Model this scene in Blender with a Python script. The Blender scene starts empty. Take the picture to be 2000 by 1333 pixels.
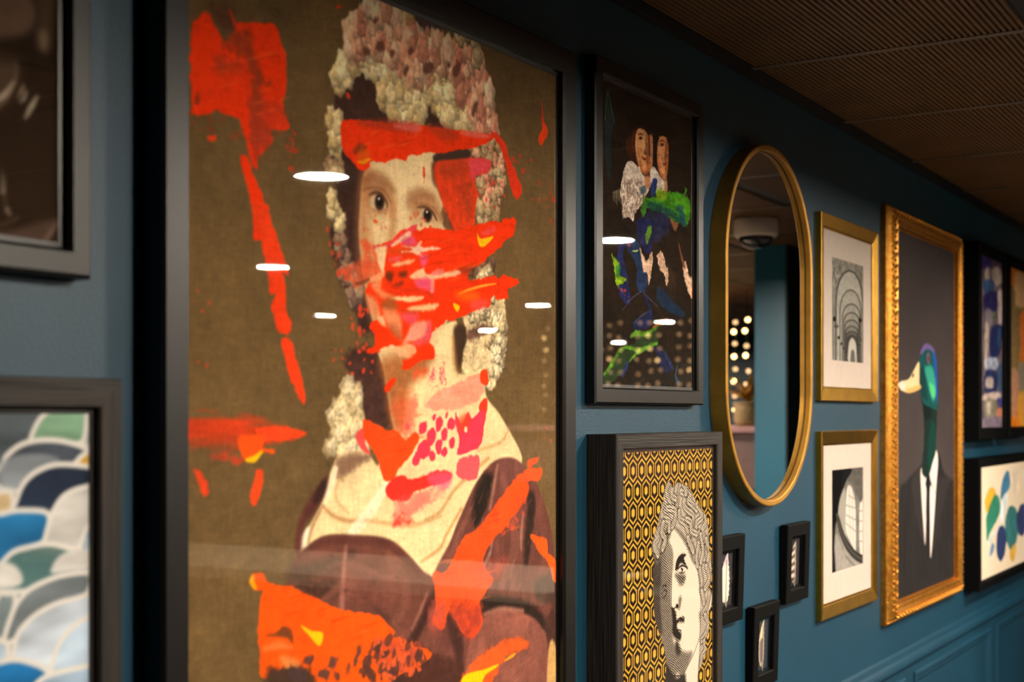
import bpy, bmesh, math, random
import numpy as np

# ---------------------------------------------------------------- camera, world, exposure
FPX, HORIZON, VPX = 2650.0, 811.0, 2630.0      # focal length, eye line and wall vanishing point in a 2000x1333 frame
TH = math.atan((VPX - 1000.0) / FPX)           # angle between the optical axis and the gallery wall
D = 1.1                                        # camera to wall, metres
EYE = 1.6
scene = bpy.context.scene
col = scene.collection
cam_data = bpy.data.cameras.new('camera')
cam = bpy.data.objects.new('camera', cam_data)
col.objects.link(cam)
cam.location = (0.0, -D, EYE)
cam.rotation_euler = (math.pi / 2, 0.0, TH - math.pi / 2)
cam_data.sensor_width = 36.0
cam_data.lens = FPX / 2000.0 * 36.0
cam_data.shift_y = (HORIZON - 666.5) / 2000.0
cam_data.clip_start = 0.02
cam_data.dof.use_dof = True
cam_data.dof.focus_distance = 2.4
cam_data.dof.aperture_fstop = 4.2
scene.camera = cam
world = bpy.data.worlds.new('world')
scene.world = world
world.use_nodes = True
world.node_tree.nodes['Background'].inputs[0].default_value = (0.01, 0.012, 0.015, 1)
world.node_tree.nodes['Background'].inputs[1].default_value = 0.3
scene.view_settings.view_transform = 'Standard'
scene.view_settings.look = 'None'
scene.view_settings.exposure = 0.0
scene.view_settings.gamma = 1.0
scene.view_settings.use_curve_mapping = False
LAMP = 1200.0                                  # radiance of every ceiling lamp
LAMP_COL = (1.0, 0.875, 0.715)


def un(px, py, dl):
    """pixel -> (x along the wall, height above the eye) on the plane dl metres in front of the wall"""
    ph = math.atan((px - 1000.0) / FPX)
    a = TH - ph
    L = (D - dl) / math.sin(a)
    return L * math.cos(a), (HORIZON - py) / FPX * L * math.cos(ph)


# ---------------------------------------------------------------- helpers
def tag(o, label=None, cat=None, group=None, kind=None):
    if label: o['label'] = label
    if cat: o['category'] = cat
    if group: o['group'] = group
    if kind: o['kind'] = kind
    return o


def empty(name, loc, label=None, cat=None, group=None, kind=None):
    o = bpy.data.objects.new(name, None)
    o.empty_display_size = 0.1
    o.location = loc
    col.objects.link(o)
    return tag(o, label, cat, group, kind)


def link(name, me, mat, parent=None, smooth=False):
    o = bpy.data.objects.new(name, me)
    if mat and not me.materials: me.materials.append(mat)
    if parent: o.parent = parent
    col.objects.link(o)
    if smooth:
        for p in me.polygons: p.use_smooth = True
    return o


def mesh(name, verts, faces):
    me = bpy.data.meshes.new(name)
    me.from_pydata([tuple(v) for v in verts], [], faces)
    me.update()
    return me


def fix(me):
    bm = bmesh.new(); bm.from_mesh(me)
    bmesh.ops.recalc_face_normals(bm, faces=bm.faces)
    bm.to_mesh(me); bm.free()
    return me


def box(x0, x1, y0, y1, z0, z1):
    v = [(x, y, z) for x in (x0, x1) for y in (y0, y1) for z in (z0, z1)]
    f = [(0, 1, 3, 2), (4, 6, 7, 5), (0, 4, 5, 1), (2, 3, 7, 6), (0, 2, 6, 4), (1, 5, 7, 3)]
    return v, f


def boxes(name, lst, mat, parent=None, bevel=0.0):
    V, F = [], []
    for b in lst:
        v, f = box(*b)
        n = len(V)
        V += v; F += [tuple(i + n for i in q) for q in f]
    me = fix(mesh(name, V, F))
    if bevel:
        bm = bmesh.new(); bm.from_mesh(me)
        bmesh.ops.bevel(bm, geom=list(bm.edges), offset=bevel, segments=2, affect='EDGES', profile=0.5)
        bm.to_mesh(me); bm.free()
    return link(name, me, mat, parent)


def lathe(name, prof, mat, parent=None, n=32, loc=(0, 0, 0), smooth=True):
    V, F = [], []
    m = len(prof)
    for i in range(n):
        a = 2 * math.pi * i / n
        for r, z in prof: V.append((r * math.cos(a), r * math.sin(a), z))
    for i in range(n):
        for j in range(m - 1):
            F.append((i * m + j, ((i + 1) % n) * m + j, ((i + 1) % n) * m + j + 1, i * m + j + 1))
    me = mesh(name, V, F)
    bm = bmesh.new(); bm.from_mesh(me)
    bmesh.ops.remove_doubles(bm, verts=bm.verts, dist=1e-6)
    bmesh.ops.recalc_face_normals(bm, faces=bm.faces)
    bm.to_mesh(me); bm.free()
    o = link(name, me, mat, parent, smooth)
    o.location = loc
    return o


# ---------------------------------------------------------------- materials
def srgb(c):
    c = np.asarray(c, dtype=float) / 255.0
    return np.where(c <= 0.04045, c / 12.92, ((c + 0.055) / 1.055) ** 2.4)


def lin(c):
    r = srgb(c)
    return (float(r[0]), float(r[1]), float(r[2]), 1.0)


def newmat(name):
    m = bpy.data.materials.new(name)
    m.use_nodes = True
    nt = m.node_tree
    return m, nt, nt.nodes['Principled BSDF']


def mat(name, c, rough=0.5, metal=0.0, spec=0.5, var=0.0, vscale=20.0, vstretch=(1, 1, 1), bump=0.0, bscale=200.0,
        bstretch=None, c2=None, coat=0.0):
    m, nt, b = newmat(name)
    b.inputs['Roughness'].default_value = rough
    b.inputs['Metallic'].default_value = metal
    b.inputs['Specular IOR Level'].default_value = spec
    b.inputs['Base Color'].default_value = lin(c)
    b.inputs['Coat Weight'].default_value = coat
    N, L = nt.nodes, nt.links
    tc = N.new('ShaderNodeTexCoord')
    if var or c2:
        mp = N.new('ShaderNodeMapping'); mp.inputs['Scale'].default_value = vstretch
        L.new(tc.outputs['Object'], mp.inputs[0])
        nz = N.new('ShaderNodeTexNoise'); nz.inputs['Scale'].default_value = vscale
        nz.inputs['Detail'].default_value = 6.0
        L.new(mp.outputs[0], nz.inputs['Vector'])
        rp = N.new('ShaderNodeValToRGB')
        a = lin(c)
        if c2: a2 = lin(c2)
        else: a2 = tuple(min(1, x * (1 + var)) for x in a[:3]) + (1,); a = tuple(x * (1 - var) for x in a[:3]) + (1,)
        rp.color_ramp.elements[0].position = 0.36; rp.color_ramp.elements[0].color = a
        rp.color_ramp.elements[1].position = 0.66; rp.color_ramp.elements[1].color = a2
        L.new(nz.outputs[0], rp.inputs[0])
        L.new(rp.outputs[0], b.inputs['Base Color'])
    if bump:
        mp = N.new('ShaderNodeMapping'); mp.inputs['Scale'].default_value = bstretch or (1, 1, 1)
        L.new(tc.outputs['Object'], mp.inputs[0])
        nz = N.new('ShaderNodeTexNoise'); nz.inputs['Scale'].default_value = bscale
        nz.inputs['Detail'].default_value = 4.0
        L.new(mp.outputs[0], nz.inputs['Vector'])
        bp = N.new('ShaderNodeBump'); bp.inputs['Strength'].default_value = bump
        bp.inputs['Distance'].default_value = 0.002
        L.new(nz.outputs[0], bp.inputs['Height'])
        L.new(bp.outputs[0], b.inputs['Normal'])
    return m


def emit(name, c, s):
    m, nt, b = newmat(name)
    b.inputs['Base Color'].default_value = (0, 0, 0, 1)
    b.inputs['Emission Color'].default_value = tuple(c) + (1,)
    b.inputs['Emission Strength'].default_value = s
    return m


def glass_mat(name, ior=1.52):
    m, nt, b = newmat(name)
    N, L = nt.nodes, nt.links
    N.remove(b)
    out = N['Material Output']
    tr = N.new('ShaderNodeBsdfTransparent')
    gl = N.new('ShaderNodeBsdfGlossy'); gl.inputs['Roughness'].default_value = 0.012
    fr = N.new('ShaderNodeFresnel'); fr.inputs['IOR'].default_value = ior
    ge = N.new('ShaderNodeNewGeometry')
    sb = N.new('ShaderNodeMath'); sb.operation = 'SUBTRACT'; sb.inputs[0].default_value = 1.0
    ml = N.new('ShaderNodeMath'); ml.operation = 'MULTIPLY'
    mx = N.new('ShaderNodeMixShader')
    L.new(ge.outputs['Backfacing'], sb.inputs[1])
    L.new(fr.outputs[0], ml.inputs[0]); L.new(sb.outputs[0], ml.inputs[1])
    L.new(ml.outputs[0], mx.inputs[0]); L.new(tr.outputs[0], mx.inputs[1]); L.new(gl.outputs[0], mx.inputs[2])
    L.new(mx.outputs[0], out.inputs[0])
    return m


def print_mat(name, rough=0.85, spec=0.06, weave=0.12, wscale=900.0, gain=0.95):
    m, nt, b = newmat(name)
    N, L = nt.nodes, nt.links
    at = N.new('ShaderNodeAttribute'); at.attribute_name = 'Col'
    tc = N.new('ShaderNodeTexCoord')
    w1 = N.new('ShaderNodeTexNoise'); w1.inputs['Scale'].default_value = wscale; w1.inputs['Detail'].default_value = 2.0
    L.new(tc.outputs['Object'], w1.inputs['Vector'])
    mr = N.new('ShaderNodeMapRange')
    mr.inputs[1].default_value = 0.3; mr.inputs[2].default_value = 0.7
    mr.inputs[3].default_value = gain * (1 - weave); mr.inputs[4].default_value = gain * (1 + weave)
    L.new(w1.outputs[0], mr.inputs[0])
    vm = N.new('ShaderNodeVectorMath'); vm.operation = 'SCALE'
    L.new(at.outputs['Color'], vm.inputs[0]); L.new(mr.outputs[0], vm.inputs['Scale'])
    L.new(vm.outputs[0], b.inputs['Base Color'])
    b.inputs['Roughness'].default_value = rough
    b.inputs['Specular IOR Level'].default_value = spec
    return m


M = {}
M['wall'] = mat('teal_wall_paint', (8, 57, 78), 0.5, spec=0.45, var=0.10, vscale=3.0, bump=0.35, bscale=260)
M['trim'] = mat('teal_trim_paint', (7, 55, 76), 0.6, spec=0.3, var=0.08, vscale=5.0, bump=0.15, bscale=200)
M['black_gap'] = mat('black_shadow_trim', (9, 9, 9), 0.6, var=0.2)
M['panel'] = mat('brown_ceiling_metal', (112, 80, 44), 0.5, metal=0.2, var=0.12, vscale=6)
M['tbar'] = mat('grey_brown_grid_bar', (104, 90, 74), 0.35, metal=0.3, var=0.1)
M['room'] = mat('dark_room_paint', (12, 34, 44), 0.6, var=0.1, vscale=3.0)
M['floor'] = mat('dark_floor', (44, 34, 26), 0.4, var=0.25, vscale=4, vstretch=(0.4, 4, 1))
M['black'] = mat('satin_black_frame', (13, 11, 10), 0.34, spec=0.42, var=0.1, vscale=40, bump=0.1, bscale=500)
M['black_side'] = mat('matt_black_frame', (4, 4, 4), 0.6, spec=0.10, var=0.1, vscale=40)
M['woodh'] = mat('black_oak_horizontal', (24, 20, 17), 0.6, spec=0.3, var=0.0, c2=(46, 39, 33), vscale=60, vstretch=(0.12, 1, 2.2), bump=0.9, bscale=90, bstretch=(0.1, 1, 3))
M['woodv'] = mat('black_oak_vertical', (24, 20, 17), 0.6, spec=0.3, var=0.0, c2=(46, 39, 33), vscale=60, vstretch=(2.2, 2.2, 0.12), bump=0.9, bscale=90, bstretch=(3, 3, 0.1))
M['backing'] = mat('grey_board_backing', (60, 54, 48), 0.8, var=0.1)
M['mat'] = mat('cream_mat_board', (216, 200, 186), 0.75, var=0.03, vscale=60)
M['gold'] = mat('brushed_gold', (190, 144, 54), 0.32, metal=1.0, var=0.10, vscale=30, vstretch=(1, 1, 1), bump=0.06, bscale=600)
M['gold_leaf'] = mat('antique_gold_leaf', (190, 122, 40), 0.36, metal=0.9, c2=(218, 158, 66), vscale=70, bump=0.5, bscale=240)
M['gold_dark'] = mat('dark_gold_groove', (70, 46, 18), 0.5, metal=0.6, var=0.2)
M['gold_mirror'] = mat('aged_gold_band', (176, 128, 46), 0.44, metal=0.70, var=0.14, vscale=18, bump=0.15, bscale=300)
M['mirror'] = mat('mirror_silver', (236, 238, 238), 0.0, metal=1.0)
M['glass'] = glass_mat('picture_glass')
M['print'] = print_mat('portrait_print', weave=0.12, wscale=700)
M['print_flat'] = print_mat('paper_print', weave=0.05, wscale=900)
# ---------------------------------------------------------------- painting on a grid of coloured vertices
def vnoise(x, y, seed):
    xi = np.floor(x).astype(np.int64); yi = np.floor(y).astype(np.int64)
    fx = (x - xi).astype(np.float32); fy = (y - yi).astype(np.float32)
    fx = fx * fx * (3 - 2 * fx); fy = fy * fy * (3 - 2 * fy)
    def h(a, b):
        n = (a * 374761393 + b * 668265263 + seed * 974634777) & 0xffffffff
        n = ((n ^ (n >> 13)) * 1274126177) & 0xffffffff
        n = n ^ (n >> 16)
        return (n & 0xffff).astype(np.float32) / 32767.5 - 1
    return (h(xi, yi) * (1 - fx) + h(xi + 1, yi) * fx) * (1 - fy) + (h(xi, yi + 1) * (1 - fx) + h(xi + 1, yi + 1) * fx) * fy


def spline(pts, closed=True, n=5):
    P = np.asarray(pts, dtype=np.float64)
    N = len(P)
    out = []
    for i in range(N if closed else N - 1):
        if closed: a, b, c, d = P[i - 1], P[i], P[(i + 1) % N], P[(i + 2) % N]
        else: a, b, c, d = P[max(i - 1, 0)], P[i], P[i + 1], P[min(i + 2, N - 1)]
        for k in range(n):
            t = k / n
            out.append(0.5 * (2 * b + (c - a) * t + (2 * a - 5 * b + 4 * c - d) * t * t + (3 * b - a - 3 * c + d) * t ** 3))
    if not closed: out.append(P[-1])
    return np.array(out)


REG = dict(R1=(360, 0, 3.028), R2=(620, 0, 3.846), R3=(620, 220, 4.762), R4=(620, 420, 4.762), R5=(620, 640, 4.762),
           R6=(560, 860, 2.818), R7=(360, 420, 3.028), R8=(360, 860, 2.818),
           T3=(1100, 80, 3.3333), T5=(1180, 140, 4.3), T6=(1180, 440, 4.163),
           S1=(1100, 820, 2.5975), SA=(1170, 860, 5.556), SB=(1250, 1050, 4.712),
           G1=(1560, 380, 3.1), G2=(1560, 800, 3.1), D1=(1740, 640, 5.129), D2=(1690, 800, 3.03), D0=(1690, 380, 3.03),
           E1=(1860, 440, 3.03), N1=(1860, 860, 2.82), LB=(0, 667, 2.002), LA=(0, 0, 5.125), LC=(0, 240, 4.165),
           FR=(1400, 980, 3.777), PX=(0, 0, 1.0))


def q(reg, s):
    ox, oy, k = REG[reg]
    return [(ox + float(a.split(',')[0]) / k, oy + float(a.split(',')[1]) / k) for a in s.split()]


class Canvas:
    """x along the wall and height above the eye, both in millimetres"""
    def __init__(s, x0, x1, z0, z1, dx, dz, dl, base, zfine=None):
        s.dl = dl
        nx = int(round((x1 - x0) * 1000 / dx)) + 1
        s.xs = np.linspace(x0, x1, nx) * 1000
        if zfine is None or zfine <= z0:
            s.zs = np.linspace(z0, z1, int(round((z1 - z0) * 1000 / dz)) + 1) * 1000
        else:
            lo = np.linspace(z0, zfine, max(2, int((zfine - z0) / 0.006)))[:-1]
            s.zs = np.concatenate([lo, np.linspace(zfine, z1, int(round((z1 - zfine) * 1000 / dz)) + 1)]) * 1000
        s.X, s.Z = [a.astype(np.float32) for a in np.meshgrid(s.xs, s.zs)]
        s.img = np.empty(s.X.shape + (3,), np.float32)
        s.img[:] = np.asarray(base, np.float32)
        s.cache = {}
        s.rng = random.Random(7)

    def noise(s, scale, seed=0, oct=3, sx=1.0, sz=1.0):
        k = (scale, seed, oct, sx, sz)
        if k not in s.cache:
            r = np.zeros_like(s.X); a, tot = 1.0, 0.0
            for o in range(oct):
                f = 2 ** o / scale
                r += a * vnoise(s.X * f * sx + 31 * o, s.Z * f * sz - 17 * o, seed + o)
                tot += a; a *= 0.5
            s.cache[k] = r / tot * 1.4
        return s.cache[k]

    def P(s, pts):
        return np.array([un(x, y, s.dl) for x, y in pts]) * 1000

    def window(s, P, m):
        i0 = max(0, np.searchsorted(s.xs, P[:, 0].min() - m) - 1); i1 = min(len(s.xs), np.searchsorted(s.xs, P[:, 0].max() + m) + 2)
        j0 = max(0, np.searchsorted(s.zs, P[:, 1].min() - m) - 1); j1 = min(len(s.zs), np.searchsorted(s.zs, P[:, 1].max() + m) + 2)
        return i0, i1, j0, j1

    def lowres(s, i0, i1, j0, j1, fn):
        w, h = i1 - i0, j1 - j0
        k = max(1, int(math.sqrt(w * h / 9000.0)))
        ii = np.unique(np.append(np.arange(0, w, k), w - 1)); jj = np.unique(np.append(np.arange(0, h, k), h - 1))
        d = fn(s.X[j0:j1, i0:i1][np.ix_(jj, ii)], s.Z[j0:j1, i0:i1][np.ix_(jj, ii)])
        if k == 1: return d
        a = np.arange(w); b = np.arange(h)
        pa = np.clip(np.searchsorted(ii, a, 'right') - 1, 0, len(ii) - 2); ta = ((a - ii[pa]) / (ii[pa + 1] - ii[pa])).astype(np.float32)
        pb = np.clip(np.searchsorted(jj, b, 'right') - 1, 0, len(jj) - 2); tb = ((b - jj[pb]) / (jj[pb + 1] - jj[pb])).astype(np.float32)
        e = d[:, pa] * (1 - ta) + d[:, pa + 1] * ta
        return e[pb] * (1 - tb)[:, None] + e[pb + 1] * tb[:, None]

    def polysdf(s, P, m):
        i0, i1, j0, j1 = s.window(P, m)
        if i1 - i0 < 2 or j1 - j0 < 2: return None
        A = P.astype(np.float32); B = np.roll(A, -1, 0)
        def fn(X, Z):
            d2 = np.full(X.shape, 1e12, np.float32); ins = np.zeros(X.shape, bool)
            for (ax, az), (bx, bz) in zip(A, B):
                ex, ez = bx - ax, bz - az
                l = ex * ex + ez * ez
                if l < 1e-9: continue
                wx, wz = X - ax, Z - az
                t = np.clip((wx * ex + wz * ez) / l, 0, 1)
                np.minimum(d2, (wx - t * ex) ** 2 + (wz - t * ez) ** 2, out=d2)
                if az != bz:
                    c = (az > Z) != (bz > Z)
                    ins ^= c & (X < ex * (Z - az) / ez + ax)
            d = np.sqrt(d2)
            return np.where(ins, -d, d)
        return i0, i1, j0, j1, s.lowres(i0, i1, j0, j1, fn)

    def blend(s, w, mk, c, a=1.0, tex=0.0, ts=(9, 1, 1), seed=5):
        i0, i1, j0, j1 = w
        mk = np.clip(mk, 0, 1)[..., None] * a
        c = np.asarray(c, np.float32)
        if tex:
            n = s.noise(ts[0], seed, 3, ts[1], ts[2])[j0:j1, i0:i1][..., None]
            c = c * (1 + tex * n)
        im = s.img[j0:j1, i0:i1]
        im += (c - im) * mk

    def poly(s, pts, c, soft=0.9, rag=0.0, rs=7.0, a=1.0, tex=0.0, ts=(9, 1, 1), smooth=True, seed=3, mod=0.0, ms=12.0, raw=False, rx=1.0, rz=1.0, mx=1.0, mz=1.0):
        P = np.asarray(pts) if raw else s.P(pts)
        if smooth: P = spline(P)
        r = s.polysdf(P, soft * 2 + rag * 2 + 2)
        if r is None: return
        i0, i1, j0, j1, d = r
        if rag: d = d + rag * s.noise(rs, seed, 3, rx, rz)[j0:j1, i0:i1]
        t = np.clip(0.5 - d / (2 * soft), 0, 1)
        mk = t * t * (3 - 2 * t)
        if mod: mk = mk * np.clip(1 - mod + mod * (0.5 + 1.4 * s.noise(ms, seed + 11, 3, mx, mz)[j0:j1, i0:i1]), 0, 1)
        s.blend((i0, i1, j0, j1), mk, c, a, tex, ts, seed)

    def ell(s, cx, cy, rx, ry, c, rot=0.0, **k):
        pts = []
        for i in range(14):
            t = 2 * math.pi * i / 14
            u, v = rx * math.cos(t), ry * math.sin(t)
            pts.append((cx + u * math.cos(rot) - v * math.sin(rot), cy + u * math.sin(rot) + v * math.cos(rot)))
        s.poly(pts, c, **k)

    def stroke(s, pts, w, c, soft=0.8, rag=0.0, rs=6.0, a=1.0, tex=0.0, raw=False, seed=4, n=5):
        P = np.asarray(pts, float) if raw else s.P(pts)
        W = np.interp(np.linspace(0, 1, (len(P) - 1) * n + 1), np.linspace(0, 1, len(w)), w) if hasattr(w, '__len__') else np.full((len(P) - 1) * n + 1, float(w))
        P = spline(P, False, n)
        i0, i1, j0, j1 = s.window(P, W.max() + soft * 2 + rag * 2 + 1)
        if i1 - i0 < 2 or j1 - j0 < 2: return
        def fn(X, Z):
            d = np.full(X.shape, 1e9, np.float32)
            for k in range(len(P) - 1):
                ax, az = P[k]; ex, ez = P[k + 1] - P[k]
                l = ex * ex + ez * ez
                if l < 1e-9: continue
                wx, wz = X - ax, Z - az
                t = np.clip((wx * ex + wz * ez) / l, 0, 1)
                np.minimum(d, np.sqrt((wx - t * ex) ** 2 + (wz - t * ez) ** 2) - (W[k] * (1 - t) + W[k + 1] * t), out=d)
            return d.astype(np.float32)
        d = s.lowres(i0, i1, j0, j1, fn)
        if rag: d = d + rag * s.noise(rs, seed)[j0:j1, i0:i1]
        t = np.clip(0.5 - d / (2 * soft), 0, 1)
        s.blend((i0, i1, j0, j1), t * t * (3 - 2 * t), c, a, tex)

    def curls(s, pts, n, rr, pal, seed=1, a=0.9, dark=0.6, el=1.0):
        """overlapping round tufts, each with a lit middle, a curl line and a darker rim"""
        P = spline(s.P(pts)); rg = random.Random(seed)
        x0, x1, z0, z1 = P[:, 0].min(), P[:, 0].max(), P[:, 1].min(), P[:, 1].max()
        A, B = P, np.roll(P, -1, 0)
        done = 0; tries = 0
        while done < n and tries < n * 12:
            tries += 1
            x, z = rg.uniform(x0, x1), rg.uniform(z0, z1)
            cr = ((A[:, 1] > z) != (B[:, 1] > z)) & (x < (B[:, 0] - A[:, 0]) * (z - A[:, 1]) / (B[:, 1] - A[:, 1] + 1e-9) + A[:, 0])
            if cr.sum() % 2 == 0: continue
            done += 1
            r = rg.uniform(*rr); e = el * rg.uniform(0.8, 1.25)
            i0, i1, j0, j1 = s.window(np.array([[x - r, z - r * e], [x + r, z + r * e]]), 2)
            if i1 - i0 < 2 or j1 - j0 < 2: continue
            X = (s.X[j0:j1, i0:i1] - x) / r; Z = (s.Z[j0:j1, i0:i1] - z) / (r * e)
            ph = rg.uniform(0, 6.28)
            R = np.sqrt(X * X + Z * Z) * (1 + 0.13 * np.sin(5 * np.arctan2(Z, X) + ph)) + 1e-4
            c = np.array(rg.choice(pal), np.float32)
            sp = 0.5 + 0.5 * np.sin(np.arctan2(Z, X) + ph + 7.5 * R)
            sh = 1.06 + 0.24 * (0.8 * Z - 0.5 * X) - (1 - dark) * np.clip((R - 0.35) / 0.65, 0, 1) ** 1.3 * (1 - 0.7 * np.clip(Z - X, 0, 1)) - 0.14 * sp
            mk = np.clip((1 - R) * r / 2.2, 0, 1)
            im = s.img[j0:j1, i0:i1]
            im += (c * sh[..., None] - im) * (mk * a)[..., None]

    def fluff(s, pts, amp, scale=6.0, seed=71, sx=1.0, sz=1.0):
        r = s.polysdf(spline(s.P(pts)), 4)
        if r is None: return
        i0, i1, j0, j1, d = r
        n = s.noise(scale, seed, 3, sx, sz)[j0:j1, i0:i1]; m = s.noise(scale * 2.2, seed + 5, 2, sz, sx)[j0:j1, i0:i1]
        f = (1 - 2.4 * np.abs(n)) * 0.6 + m * 0.6
        s.img[j0:j1, i0:i1] *= 1 + amp * (f * np.clip(0.5 - d / 4, 0, 1))[..., None]

    def spatter(s, pts, n, rr, c, seed=1, el=1.5, a=0.9):
        P = spline(s.P(pts)); rg = random.Random(seed)
        A, B = P, np.roll(P, -1, 0); done = tries = 0
        while done < n and tries < n * 12:
            tries += 1
            x, z = rg.uniform(P[:, 0].min(), P[:, 0].max()), rg.uniform(P[:, 1].min(), P[:, 1].max())
            cr = ((A[:, 1] > z) != (B[:, 1] > z)) & (x < (B[:, 0] - A[:, 0]) * (z - A[:, 1]) / (B[:, 1] - A[:, 1] + 1e-9) + A[:, 0])
            if cr.sum() % 2 == 0: continue
            done += 1
            r = rg.uniform(*rr) * rg.uniform(0.5, 1); t0 = rg.uniform(0, 3.14)
            pp = []
            for i in range(7):
                t = 2 * math.pi * i / 7
                u, v = r * el * math.cos(t) * rg.uniform(0.6, 1.2), r * math.sin(t) * rg.uniform(0.6, 1.2)
                pp.append((x + u * math.cos(t0) - v * math.sin(t0), z + u * math.sin(t0) + v * math.cos(t0)))
            s.poly(np.array(pp), c, soft=0.8, a=a, raw=True)

    def to_object(s, name, mt, parent, v, thick=0.0):
        nz, nx = s.X.shape
        ox, oz = parent.location.x, parent.location.z
        co = np.empty((nz * nx, 3), np.float32)
        co[:, 0] = s.X.ravel() / 1000 - ox; co[:, 1] = -v; co[:, 2] = s.Z.ravel() / 1000 + EYE - oz
        idx = np.arange(nz * nx, dtype=np.int32).reshape(nz, nx)
        f = np.stack([idx[:-1, :-1], idx[:-1, 1:], idx[1:, 1:], idx[1:, :-1]], -1).reshape(-1)
        nf = (nz - 1) * (nx - 1)
        me = bpy.data.meshes.new(name)
        me.vertices.add(nz * nx); me.vertices.foreach_set('co', co.ravel())
        me.loops.add(nf * 4); me.loops.foreach_set('vertex_index', f)
        me.polygons.add(nf); me.polygons.foreach_set('loop_start', np.arange(0, nf * 4, 4, dtype=np.int32))
        me.update(calc_edges=True)
        at = me.color_attributes.new('Col', 'FLOAT_COLOR', 'POINT')
        c = np.ones((nz * nx, 4), np.float32)
        g = np.clip(s.img, 0, 255).reshape(-1, 3) / 255.0
        c[:, :3] = np.where(g <= 0.04045, g / 12.92, ((g + 0.055) / 1.055) ** 2.4)
        at.data.foreach_set('color', c.ravel())
        return link(name, me, mt, parent)
# ---------------------------------------------------------------- the room
X0, X1, Y1, CEIL = -2.5, 11.5, -6.8, EYE + 0.735
def struct(name, lst, m, parent=None, bevel=0.0):
    o = boxes(name, lst, m, parent, bevel)
    if not parent: o['kind'] = 'structure'
    return o

struct('wall_left', [(X0, X1, 0.0, 0.12, 0.0, CEIL + 0.2)], M['wall'])
struct('wall_right', [(X0, X1, Y1 - 0.12, Y1, 0.0, CEIL + 0.2)], M['room'])
struct('wall_front', [(X1, X1 + 0.12, Y1 - 0.12, 0.12, 0.0, CEIL + 0.2)], M['room'])
struct('wall_back', [(X0 - 0.12, X0, Y1 - 0.12, 0.12, 0.0, CEIL + 0.2)], M['room'])
struct('floor', [(X0 - 0.12, X1 + 0.12, Y1 - 0.12, 0.12, -0.1, 0.0)], M['floor'])
struct('baseboard_left', [(X0, X1, -0.018, 0.0, 0.0, 0.16)], M['trim'], bevel=0.004)

ceiling = struct('ceiling', [(X0 - 0.12, X1 + 0.12, Y1 - 0.12, 0.12, CEIL + 0.03, CEIL + 0.2)], M['black_gap'])
PX_, PY_ = 0.62, 0.60
GAP = 0.026
def rib_panel():
    n, V, F = 46, [], []
    L = PY_ - 0.050; W = PX_ - 0.024
    prof = []
    for i in range(n):
        y = -L * i / n; p = L / n
        prof += [(y, 0.006), (y - p * 0.36, 0.006), (y - p * 0.42, 0.0), (y - p * 0.94, 0.0)]
    prof.append((-L, 0.006))
    for x in (0.0, W):
        V += [(x, y, z) for y, z in prof]
    m = len(prof)
    F = [(i, i + 1, m + i + 1, m + i) for i in range(m - 1)]
    k = len(V)
    V += [(x, y, z) for x in (0, W) for y in (0, -L) for z in (0.006, 0.024)]
    F += [(k, k + 4, k + 5, k + 1), (k + 2, k + 3, k + 7, k + 6), (k, k + 1, k + 3, k + 2), (k + 4, k + 6, k + 7, k + 5), (k + 1, k + 5, k + 7, k + 3)]
    return fix(mesh('ceiling_panel', V, F))
pm = rib_panel(); pm.materials.append(M['panel'])
ix0, ix1 = -8, 14
for i in range(ix0, ix1):
    for j in range(11):
        o = bpy.data.objects.new('ceiling_panel', pm)
        o.location = (2.72 + PX_ * i + 0.012, -GAP - PY_ * j - 0.006, CEIL)
        o.parent = ceiling; col.objects.link(o)
for i in range(ix0, ix1 + 1):
    x = 2.72 + PX_ * i
    boxes('grid_bar', [(x - 0.011, x + 0.011, Y1, -GAP, CEIL - 0.001, CEIL + 0.004)], M['tbar'], ceiling)
for j in range(11):
    y = -GAP - PY_ * j - PY_ + 0.022
    boxes('channel_bar', [(X0, X1, y - 0.022, y + 0.022, CEIL + 0.006, CEIL + 0.012)], M['black_gap'], ceiling)
struct('trim_1', [(X0, X1, -GAP - 0.004, 0.0, CEIL + 0.002, CEIL + 0.03), (X0, X1, -0.008, 0.0, CEIL - 0.008, CEIL + 0.002)], M['black_gap'])

# chair rail and wainscot mouldings on the gallery wall
RZ = EYE - 0.722
def extr(name, prof, x0, x1, m):
    V = [(x, -v, z) for x in (x0, x1) for v, z in prof]
    n = len(prof)
    F = [(i, (i + 1) % n, n + (i + 1) % n, n + i) for i in range(n)] + [tuple(range(n)), tuple(range(n, 2 * n))]
    o = link(name, fix(mesh(name, V, F)), m)
    o['kind'] = 'structure'
    return o
extr('trim_2', [(0, RZ + 0.040), (0.006, RZ + 0.034), (0.008, RZ + 0.020), (0.013, RZ + 0.012), (0.015, RZ + 0.004), (0.015, RZ - 0.006), (0.008, RZ - 0.010), (0.006, RZ - 0.018), (0, RZ - 0.022)], X0, X1, M['trim'])


def rails(parent, x0, x1, z0, z1, prof, mats, names='frame_rail', back=0.0):
    """four mitred rails; prof = closed list of (inset from the outer edge, distance from the wall)"""
    ox, oz = parent.location.x, parent.location.z
    n = len(prof)
    C = [(x0, z0, 1, 1), (x1, z0, -1, 1), (x1, z1, -1, -1), (x0, z1, 1, -1)]
    out = []
    for k in range(4):
        V = []
        for cx, cz, sx, sz in (C[k], C[(k + 1) % 4]):
            V += [(cx + sx * u - ox, -v, cz + sz * u - oz) for u, v in prof]
        F = [(i, (i + 1) % n, n + (i + 1) % n, n + i) for i in range(n)] + [tuple(range(n)), tuple(range(n, 2 * n))]
        me = fix(mesh(names, V, F))
        out.append(link(names, me, mats[k % 2], parent))
    return out

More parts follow.
